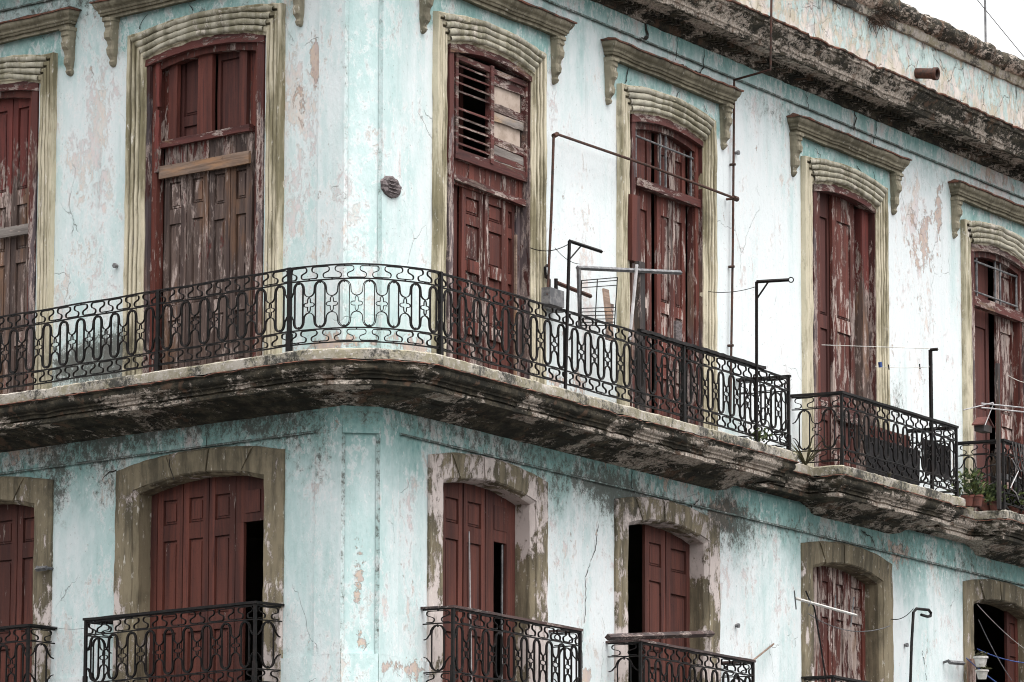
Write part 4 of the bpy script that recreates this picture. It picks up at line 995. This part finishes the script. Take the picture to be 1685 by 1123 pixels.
for k in range(4): a = c+NN['R']*.035+Vector((0, 0, -.07+.045*k)); tube(m, [a-D['R']*.11, a, a+D['R']*(.13-.02*k)+Vector((0, 0, .004*k))], .008, 5)
tag(m.build("wall_plaque", M['plaque'], smooth=False), "small round grey-brown plaque fixed to the corner wall", "plaque")
for s, x, y, lb in (('L', 193, 438, "grey bolt head on the wall beside the bleached door"), ('R', 1210, 252, "dark bolt beside the rusty drain pipe"), ('R', 1210, 1030, "dark bolt low on the wall right of the half open door"), ('R', 1488, 1062, "tiny dark nail on the wall left of the hooked rod")):
    c = PX(s, x, y, 0); m = MB(); tube(m, [c-NN[s]*.01, c+NN[s]*.05], .022, 8); tube(m, [c+NN[s]*.03, c+NN[s]*.06], .034, 6); tag(m.build("wall_bolt", M['steel']), lb, "bolt", "bolts in the walls")
for s, pts, lb, mt in (('L', [(60, 937), (77, 935)], "short grey bracket on the lower left door surround", 'steel'), ('R', [(1562, 1090), (1586, 1092)], "short grey bracket left of the open lower right door", 'steel')):
    c = PX(s, *pts[0], .10); d_ = PX(s, *pts[1], .10); m = MB(); tube(m, [c, d_], .032, 4); tube(m, [c+Vector((0, 0, .03)), c-NN[s]*.1], .02, 5); tube(m, [d_, d_-NN[s]*.1], .02, 5); tag(m.build("wall_bracket", M[mt]), lb, "bracket")
# meter
e = empty("gas_meter", PX('R', 908, 502, .10)); tag(e, "grey meter box with a curly valve beside the third door", "meter"); c = PX('R', 910, 488, .12); uu, zz = un('R', 910, 490, .12)
m = MB(); bx(m, 'R', uu-.24, uu+.16, .02, .20, zz-.12, zz+.10, .004); bx(m, 'R', uu-.20, uu+.22, .03, .16, zz-.17, zz-.125, .003); m.build("meter_body", M['steel'], e)
m = MB(); q = W('R', uu-.1, .12, zz+.10); tube(m, [q, q+Vector((0, 0, .12)), q+Vector((0, 0, .14))-D['R']*.1, q+Vector((0, 0, .26))-D['R']*.12, q+Vector((0, 0, .30))-D['R']*.06], .02, 6); q2 = W('R', uu+.08, .12, zz+.10); tube(m, [q2, q2+Vector((0, 0, .16))], .028, 6); m.build("valve", M['iron'], e)
m = MB(); tube(m, [PX('R', 917, 466, .14), PX('R', 972, 488, .25)], .028, 6); m.build("inlet_pipe", M['rust'], e)
# T-shaped drying pole
e = empty("drying_post", PX('R', 1052, 580, .45)); tag(e, "grey angle-iron clothes rail tied to a weathered wooden post by the fourth door", "drying rack")
n_ = .60; pu, _ = un('R', 1058, 500, n_)
m = MB(); bx(m, 'R', pu-.13, pu+.03, n_-.06, n_+.02, 10.78, un('R', 1058, 432, n_)[1], .012); m.build("wooden_post", M['wpost'], e)
m = MB(); tube(m, [PX('R', 950, 441, n_+.03), PX('R', 1120, 449, n_+.03)], .03, 4); m.build("crossbar", M['steel'], e)
m = MB(); tube(m, [PX('R', 952, 441, n_+.03), PX('R', 955, 540, n_+.03)], .028, 4); m.build("upright", M['steel'], e)
m = MB(); bx(m, 'R', un('R', 1037, 300, .09)[0], un('R', 1050, 300, .09)[0], .03, .12, un('R', 1043, 430, .1)[1], 13.9, .006); tag(m.build("wooden_batten", M['wr'],), "red timber batten fixed on the left jamb of the fourth door", "batten")
m = MB(); tube(m, [PX('R', 1048, 436, n_+.08), PX('R', 1043, 490, n_+.08), PX('R', 1036, 560, n_+.08)], .024, 6); tag(m.build("pale_pole", M['dullwhite'], smooth=True), "whitish pole leaning by the wooden post", "pole")
# wire rack
e = MB(); n_ = .66; cs = [(957, 462), (1016, 457), (1011, 536), (955, 536)]
tube(e, [PX('R', *p, n_) for p in cs], .008, 5, closed=True)
for f in (.06, .16, .62, .70, .78, .86, .93): a = (957-2*f, 462+74*f); b = (1016-5*f, 457+79*f); tube(e, [PX('R', *a, n_), PX('R', *b, n_)], .006, 4)
tube(e, [PX('R', 983, 460, n_), PX('R', 979, 536, n_)], .007, 4)
tag(e.build("wire_rack", M['iron']), "thin black wire grid rack hanging below the grey rail", "wire rack")
for (x0, y0, x1, y1, w_, lb, mt) in ((998, 476, 1007, 560, .07, "pinkish board leaning behind the wire rack", 'plankR'), (1006, 500, 1003, 560, .07, "narrow dark board leaning behind the wire rack", 'wbare')):
    m = MB(); a = PX('R', x0, y0, .30); b = PX('R', x1, y1, .55); b.z = max(b.z, 10.78); d_ = D['R']*w_; t = NN['R']*.03
    m.add([a-d_, a+d_, b+d_, b-d_, a-d_-t, a+d_-t, b+d_-t, b-d_-t], QF); tag(m.build("leaning_board", M[mt]), lb, "board")
m = MB(); bx(m, 'R', 3.75, 4.35, .25, .6, 10.77, 11.05, .01); 
# boards and cloths behind the railings
for (x0, x1, yt, yb, n_, mt, lb) in ((1423, 1512, 716, 812, .70, 'cloth', "wide dark cloth hung behind the boxed railing"), (1518, 1560, 722, 800, .71, 'cloth', "narrow black cloth hung at the boxed railing's right end")):
    m = MB(); rows = []
    u0, z0 = un('R', x0, yt, n_); u1, _ = un('R', x1, yt, n_); z0 = un('R', x0, yt, n_)[1]; zl = un('R', x0, yb-22, n_)[1]
    for j in range(13):
        rows.append([W('R', u0+(u1-u0)*i/30, n_+.025*math.sin(i*1.3+j*.15)+.012*math.sin(i*2.9), z0+(max(zl, 10.80)-z0)*j/12+(.03*math.sin(i*.9) if j == 12 else 0)) for i in range(31)])
    rows2 = [[p-NN['R']*.006 for p in r] for r in rows]; grid(m, rows); grid(m, rows2[::-1]); tag(m.build("hanging_cloth", M['cloth'], smooth=True), lb, "cloth")
m = MB(); u0, _ = un('R', 1462, 790, .62); bx(m, 'R', 13.2, 14.5, .52, .60, 10.78, 11.55, .01); tag(m.build("propped_board", M['wr2']), "dark wooden board propped behind the wide hanging cloth", "board")
# plants
def blades(m, c, k, l0, l1, w_, lean, droop=.6):
    for i in range(k):
        a = random.uniform(0, 6.283); L_ = random.uniform(l0, l1); ln = random.uniform(*lean); d_ = Vector((math.cos(a), math.sin(a), 0)); sd_ = Vector((-d_.y, d_.x, 0)); vs = []; fs = []
        for j in range(6):
            t = j/5; p = c+d_*(L_*ln*t)+Vector((0, 0, L_*(t-droop*ln*t*t))); ww = w_*(1-t)**.6*(.5+t if t < .4 else 1); vs += [p-sd_*ww, p+Vector((0, 0, -ww*.5)), p+sd_*ww]
            if j: b = 3*j; fs += [(b-3, b-2, b+1, b), (b-2, b-1, b+2, b+1)]
        m.add(vs, fs)
def leafy(m, c, k, r, h, sz):
    for i in range(k):
        a = random.uniform(0, 6.283); rr = r*math.sqrt(random.random()); z = random.uniform(0, h); p = c+Vector((rr*math.cos(a), rr*math.sin(a), z)); s2 = sz*random.uniform(.6, 1.3)
        d_ = Vector((random.gauss(0, 1), random.gauss(0, 1), random.gauss(.3, .6))).normalized(); q = d_.cross(Vector((random.random(), random.random(), .2))).normalized()
        m.add([p, p+d_*s2*.5+q*s2*.22, p+d_*s2, p+d_*s2*.5-q*s2*.22], [(0, 1, 2, 3)])
m = MB(); c = PX('R', 1326, 772, .34); c.z = 10.77; c = W('R', un('R', 1326, 772, .37)[0], .37, 10.775); blades(m, c, 34, .30, .66, .022, (.3, 1.05)); tag(m.build("agave_plant", M['leafdry']), "spiky dusty plant rooted on the ledge left of the boxed balcony", "plant")
m = MB(); c = PX('R', 1250, 728, .88); c = W('R', un('R', 1250, 730, .86)[0], .86, 10.775); leafy(m, c, 70, .12, .16, .07); blades(m, c, 10, .1, .22, .008, (.3, .9)); tag(m.build("weed_tuft", M['leaf']), "small green weed growing on the slab edge below the ringed bracket", "plant")
m = MB(); c = W('R', 13.15, .86, 10.775); blades(m, c, 12, .05, .14, .008, (.3, .9)); tag(m.build("weed_tuft", M['leafdry']), "tiny dry weed on the boxed balcony's slab edge", "plant")
GP = "potted plants on the rightmost balcony"
def potted(x, n, r, h, kind, label, sc=1.0):
    u = un('R', x, 830, n)[0]; c = W('R', u, n, 10.775); e = empty("potted_plant", c); tag(e, label, "potted plant", GP)
    m = MB(); lathe(m, c, [(r*.65, 0), (r*.72, 0), (r*.95, h*.82), (r*1.05, h*.84), (r*1.05, h), (r*.9, h), (r*.85, h*.85), (0, h*.85)], 14); m.build("pot", M['terra'], e, smooth=True)
    m = MB(); c2 = c+Vector((0, 0, h*.85))
    if kind == 'b': blades(m, c2, 26, .25*sc, .5*sc, .028, (.2, .8))
    else: leafy(m, c2, 170, .22*sc, .36*sc, .10)
    m.build("foliage", M['leaf'], e)
potted(1592, .50, .10, .16, 'l', "leafy plant nearest the boxed balcony", 1.1); potted(1606, .58, .11, .18, 'b', "strap-leaved plant below the hanging cable coil"); potted(1622, .45, .10, .20, 'b', "bright strap-leaved plant left of the black corner post", .9)
potted(1637, .62, .09, .15, 'l', "low leafy plant in a small pot by the black corner post", .7); potted(1665, .62, .12, .14, 'l', "squat plant in a wide pot right of the black corner post", .7); potted(1680, .55, .11, .13, 'b', "strap-leaved plant at the right picture edge", .6)
# bird house
e = empty("bird_house", PX('R', 1618, 735, .75)); tag(e, "little brown wooden bird house perched on the rightmost upper railing", "bird house")
u, z = un('R', 1617, 731, .77); m = MB(); zb = 11.885; bx(m, 'R', u-.15, u+.15, .70, .86, zb, zb+.10, .004); m.build("house_box", M['wpost'], e)
m = MB()
for sg in (-1, 1):
    a = W('R', u, .68, zb+.21); b = W('R', u, .88, zb+.21); c = W('R', u+sg*.20, .88, zb+.08); d_ = W('R', u+sg*.20, .68, zb+.08); t = Vector((0, 0, .02)); m.add([a, b, c, d_, a+t, b+t, c+t, d_+t], QF)
m.add([W('R', u-.15, .855, zb+.09), W('R', u+.15, .855, zb+.09), W('R', u, .855, zb+.20)], [(0, 1, 2)]); m.build("gable_roof", M['wdark'], e)
# tangle behind the rightmost railing
m = MB()
for k in range(26):
    u = random.uniform(17.7, 19.6); z = random.uniform(11.0, 11.8); p = [W('R', u+random.gauss(0, .05)*j+.12*math.sin(j*.9+k), random.uniform(.25, .7), z-.10*j+random.gauss(0, .05)) for j in range(7)]
    p = [q if q.z > 10.8 else Vector((q.x, q.y, 10.8)) for q in p]; tube(m, p, random.choice((.008, .012, .016)), 5)
tag(m.build("cord_tangle", M['cable'], smooth=True), "dusty tangle of cords and cables behind the rightmost upper railing", "cords")
for (u0, u1, n, z0, z1, mt, lb) in ((17.9, 18.25, .45, 10.78, 11.5, 'wpost', "dark upright crate board left of the plants"), (19.0, 20.6, .35, 10.78, 11.45, 'cloth', "dark sheeting behind the plants at the right picture edge")):
    m = MB(); bx(m, 'R', u0, u1, n-.03, n, z0, z1, .02, seg=.12); tag(m.build("screen_board", M[mt]), lb, "board")
# cable coil
m = MB()
for k in range(9):
    ua = 17.85+.07*k; wd = .20+.045*k; dp = .30+.06*k+random.uniform(-.04, .04)
    tube(m, [W('R', ua+wd*(i/14), .80+.02*math.sin(k*2+i*.4)+.008*k, 11.86-dp*math.sin(math.pi*i/14)**.75) for i in range(15)], .011, 5)
tag(m.build("cable_coil", M['cable'], smooth=True), "grey cable coil slung over the rightmost upper railing", "cable")
m = MB(); c = PX('R', 1665, 770, .84)
tube(m, [PX('R', 1665, 755, .86), PX('R', 1676, 775, .86), PX('R', 1668, 792, .86), PX('R', 1663, 803, .86), PX('R', 1672, 812, .86), PX('R', 1676, 822, .86)], .010, 5); tag(m.build("white_hose", M['dullwhite'], smooth=True), "white plastic hose looped outside the rightmost upper railing", "hose")
m = MB(); bx(m, 'R', 17.62, 18.3, .62, .74, 11.28, 11.36, .006); tag(m.build("tin_shelf", M['steel']), "pale tin tray inside the left end of the rightmost upper railing", "tray")
m = MB()
for i in range(160):
    c = W('R', 17.75+random.random()*.5, .5+random.random()*.15, 11.35); tube(m, [c, c+Vector((random.gauss(0, .05), random.gauss(0, .05), random.uniform(.1, .38)))], .006, 3)
tag(m.build("straw_bundle", M['straw']), "dry straw bundle standing on the tin tray", "straw")
# corner pole of the rightmost balcony and old wooden post behind
u6, _ = un('R', 1648, 780, .80)
m = MB(); bx(m, 'R', u6-.035, u6+.035, .73, .78, 10.78, un('R', 1644, 600, .75)[1], .01); tag(m.build("wooden_pole", M['wpost']), "tall grey timber pole rising from the rightmost balcony's corner", "pole")
for (a, b, r, lb, mt) in (((1585, 675), (1634, 663), .010, "short pale rod slanting off the antenna bars at the far right", 'alu'), ((1615, 664), (1700, 673), .012, "upper pale antenna bar at the far right", 'alu'), ((1615, 671), (1700, 680), .012, "lower pale antenna bar at the far right", 'alu'), ((1621, 700), (1635, 664), .007, "thin upright rod crossing the antenna bars at the far right", 'alu')):
    m = MB(); tube(m, [PX('R', *a, .95), PX('R', *b, .95)], r, 6); tag(m.build("antenna_rod", M[mt]), lb, "antenna rod", "antenna rods over the rightmost upper railing")
m = MB(); tube(m, [W('R', 21.9, .1, 11.2)]+[PX('R', 1675, 760, .25)], .03, 6)
# lower right: antenna, hooked rod, flower pots
e = empty("tv_antenna", PX('R', 1362, 1120, .62)); tag(e, "white television antenna boom on a dark mast before the flaking lower door", "antenna")
m = MB(); a, b = PX('R', 1309, 985, .62), PX('R', 1409, 1013, .62); tube(m, [a, b], .020, 6); m.build("boom", M['white'], e)
for (x0, y0, x1, y1) in ((1307, 972, 1310, 1003), (1405, 983, 1400, 1032), (1375, 980, 1374, 1006), (1333, 988, 1331, 998)):
    m = MB(); tube(m, [PX('R', x0, y0, .64), PX('R', x1, y1, .60)], .010, 5); m.build("element", M['steel'], e)
m = MB(); tube(m, [PX('R', 1326, 973, .6), PX('R', 1331, 985, .6), PX('R', 1340, 1000, .58), PX('R', 1350, 1060, .55), PX('R', 1360, 1125, .5)], .013, 6); m.build("mast", M['iron'], e)
m = MB(); q = [(1498, 1125), (1500, 1060), (1503, 1008), (1508, 1002), (1528, 1004), (1532, 1009), (1531, 1014), (1526, 1015), (1516, 1012)]
u, z = un('R', 1498, 1125, .47); pts = [W('R', u, .47, 6.9)]+[PX('R', *p, .47) for p in q]; tube(m, pts, .022, 7); tag(m.build("hooked_rod", M['iron'], smooth=True), "tall black rod with a hooked top between two lower right doors", "rod")
for (x, y, n, r, h, lb) in ((1614, 1098, .40, .10, .16, "pale flower pot hanging highest before the rightmost lower door"), (1616, 1118, .42, .09, .14, "pale flower pot just beneath the highest one at lower right")):
    c = PX('R', x, y, n); e = empty("flower_pot", c); tag(e, lb, "flower pot", "pale flower pots at the lower right")
    m = MB(); lathe(m, c, [(0, 0), (r*.7, 0), (r, h*.8), (r*1.15, h*.82), (r*1.15, h), (r*.9, h)], 14); m.build("pot", M['white'], e, smooth=True)
    m = MB(); leafy(m, c+Vector((0, 0, h)), 40, r*1.1, .07, .05); m.build("foliage", M['leafdry'], e)
m = MB(); bx(m, 'R', 17.63, 17.75, .10, .2, 6.8, 8.55, .01); tag(m.build("wooden_pole", M['wbare']), "grey timber upright against the rightmost lower door surround", "pole")
# loose beam and stick on lower balcony
a, b = PX('R', 1000, 1049, .60), PX('R', 1172, 1043, .10); m = MB(); tube(m, [a, a.lerp(b, .4), b], .045, 4); tag(m.build("loose_beam", M['timber']), "long tarred beam lying slanted over a lower railing", "beam")
m = MB(); tube(m, [PX('R', 1238, 1088, .30), PX('R', 1273, 1060, .05)], .014, 5); tag(m.build("bare_stick", M['plankR']), "thin pale stick poking up beside the lower railing's right end", "stick")
m = MB(); u, z = un('R', 775, 1000, -.15); tube(m, [W('R', un('R', 776, 1000, -.2)[0], -.20, 6.8), PX('R', 772, 875, -.20)], .022, 6, .010); tag(m.build("grey_rod", M['alu']), "tapering grey rod leaning inside the lower door right of the corner", "rod")
# the sky-side mast and wires
m = MB(); p = PX('R', 1622, 80, -.2); p.z = 17.0; tube(m, [p, Vector((p.x, p.y, 21))], .02, 6); tag(m.build("roof_mast", M['steel']), "thin bare mast standing on the roof at top right", "mast")
m = MB(); a = PX('R', 1600, -20, -.2); b = PX('R', 1690, 92, -.2); a, b = a+(a-b)*3, b+(b-a)*1.5; tube(m, sag(a, b, .1, 30), .008, 4); tag(m.build("overhead_wire", M['steel']), "thin wire crossing the white sky at top right", "wire")
GW = "clothes-lines and cables strung along the balconies"
for (a, na, b, nb, sg_, r, mt, lb) in (((872, 408), .02, (934, 403), .84, .06, .006, 'iron', "thin line tied from the third door to the drooping bracket"), ((913, 408), .4, (955, 435), .66, .05, .004, 'iron', "slack thread falling to the grey rail by the third door"),
    ((1165, 480), .05, (1244, 472), .84, .04, .005, 'iron', "thin line with knots running to the ringed bracket"), ((1352, 568), .0, (1530, 574), .80, .0, .005, 'white', "pale upper clothes-line crossing the unbarred door"), ((1440, 603), .1, (1530, 604), .80, .02, .004, 'white', "fainter lower clothes-line with two pegs"),
    ((1330, 1010), .12, (1465, 1030), .1, .16, .007, 'steel', "sagging grey cable before the flaking lower door"), ((1466, 1019), .05, (1503, 1002), .47, .06, .006, 'iron', "short dark wire looping to the hooked rod"),
    ((1608, 995), .1, (1700, 1078), .5, .05, .005, 'white', "thin pale cord slanting down across the black lower doorway"), ((1608, 1068), .1, (1700, 1092), .6, .05, .008, 'blue', "upper blue cord at the lower right"), ((1590, 1083), .2, (1650, 1130), .5, .02, .009, 'blue', "brighter blue cord slanting down at the lower right corner"),
    ((1659, 618), .2, (1700, 632), .8, .03, .006, 'white', "pale line at the far right above the antenna bars"), ((77, 1029), .4, (140, 1034), .4, .03, .003, 'steel', "hair-thin wire between the two lower left railings"), ((1206, 620), .1, (1303, 625), .8, .12, .003, 'steel', "hair-thin wire near the long railing's end"),
    ((1610, 1020), .15, (1665, 1120), .5, .05, .005, 'steel', "dark slack wire across the black lower doorway")):
    m = MB(); tube(m, sag(PX('R' if a[0] > 700 else 'L', *a, na), PX('R' if a[0] > 700 else 'L', *b, nb), sg_), r, 4); tag(m.build("clothes_line", M[mt]), lb, "line", GW)
for x, y, mt, lb in ((1462, 604, 'iron', "left dark peg on the fainter line"), (1513, 603, 'iron', "right dark peg on the fainter line"), (1448, 600, 'blue', "small violet rag knotted left of the pegs")):
    m = MB(); c = PX('R', x, y, .3 if x < 1500 else .66); tube(m, [c+Vector((0, 0, .035)), c-Vector((0, 0, .04))+D['R']*.02], .010 if mt == 'iron' else .03, 5); tag(m.build("clothes_peg" if mt == 'iron' else "rag", M[mt]), lb, "peg" if mt == 'iron' else "rag")

for o in list(bpy.data.objects):
    if o.type == 'EMPTY' and o.parent is None and not o.children: bpy.data.objects.remove(o)
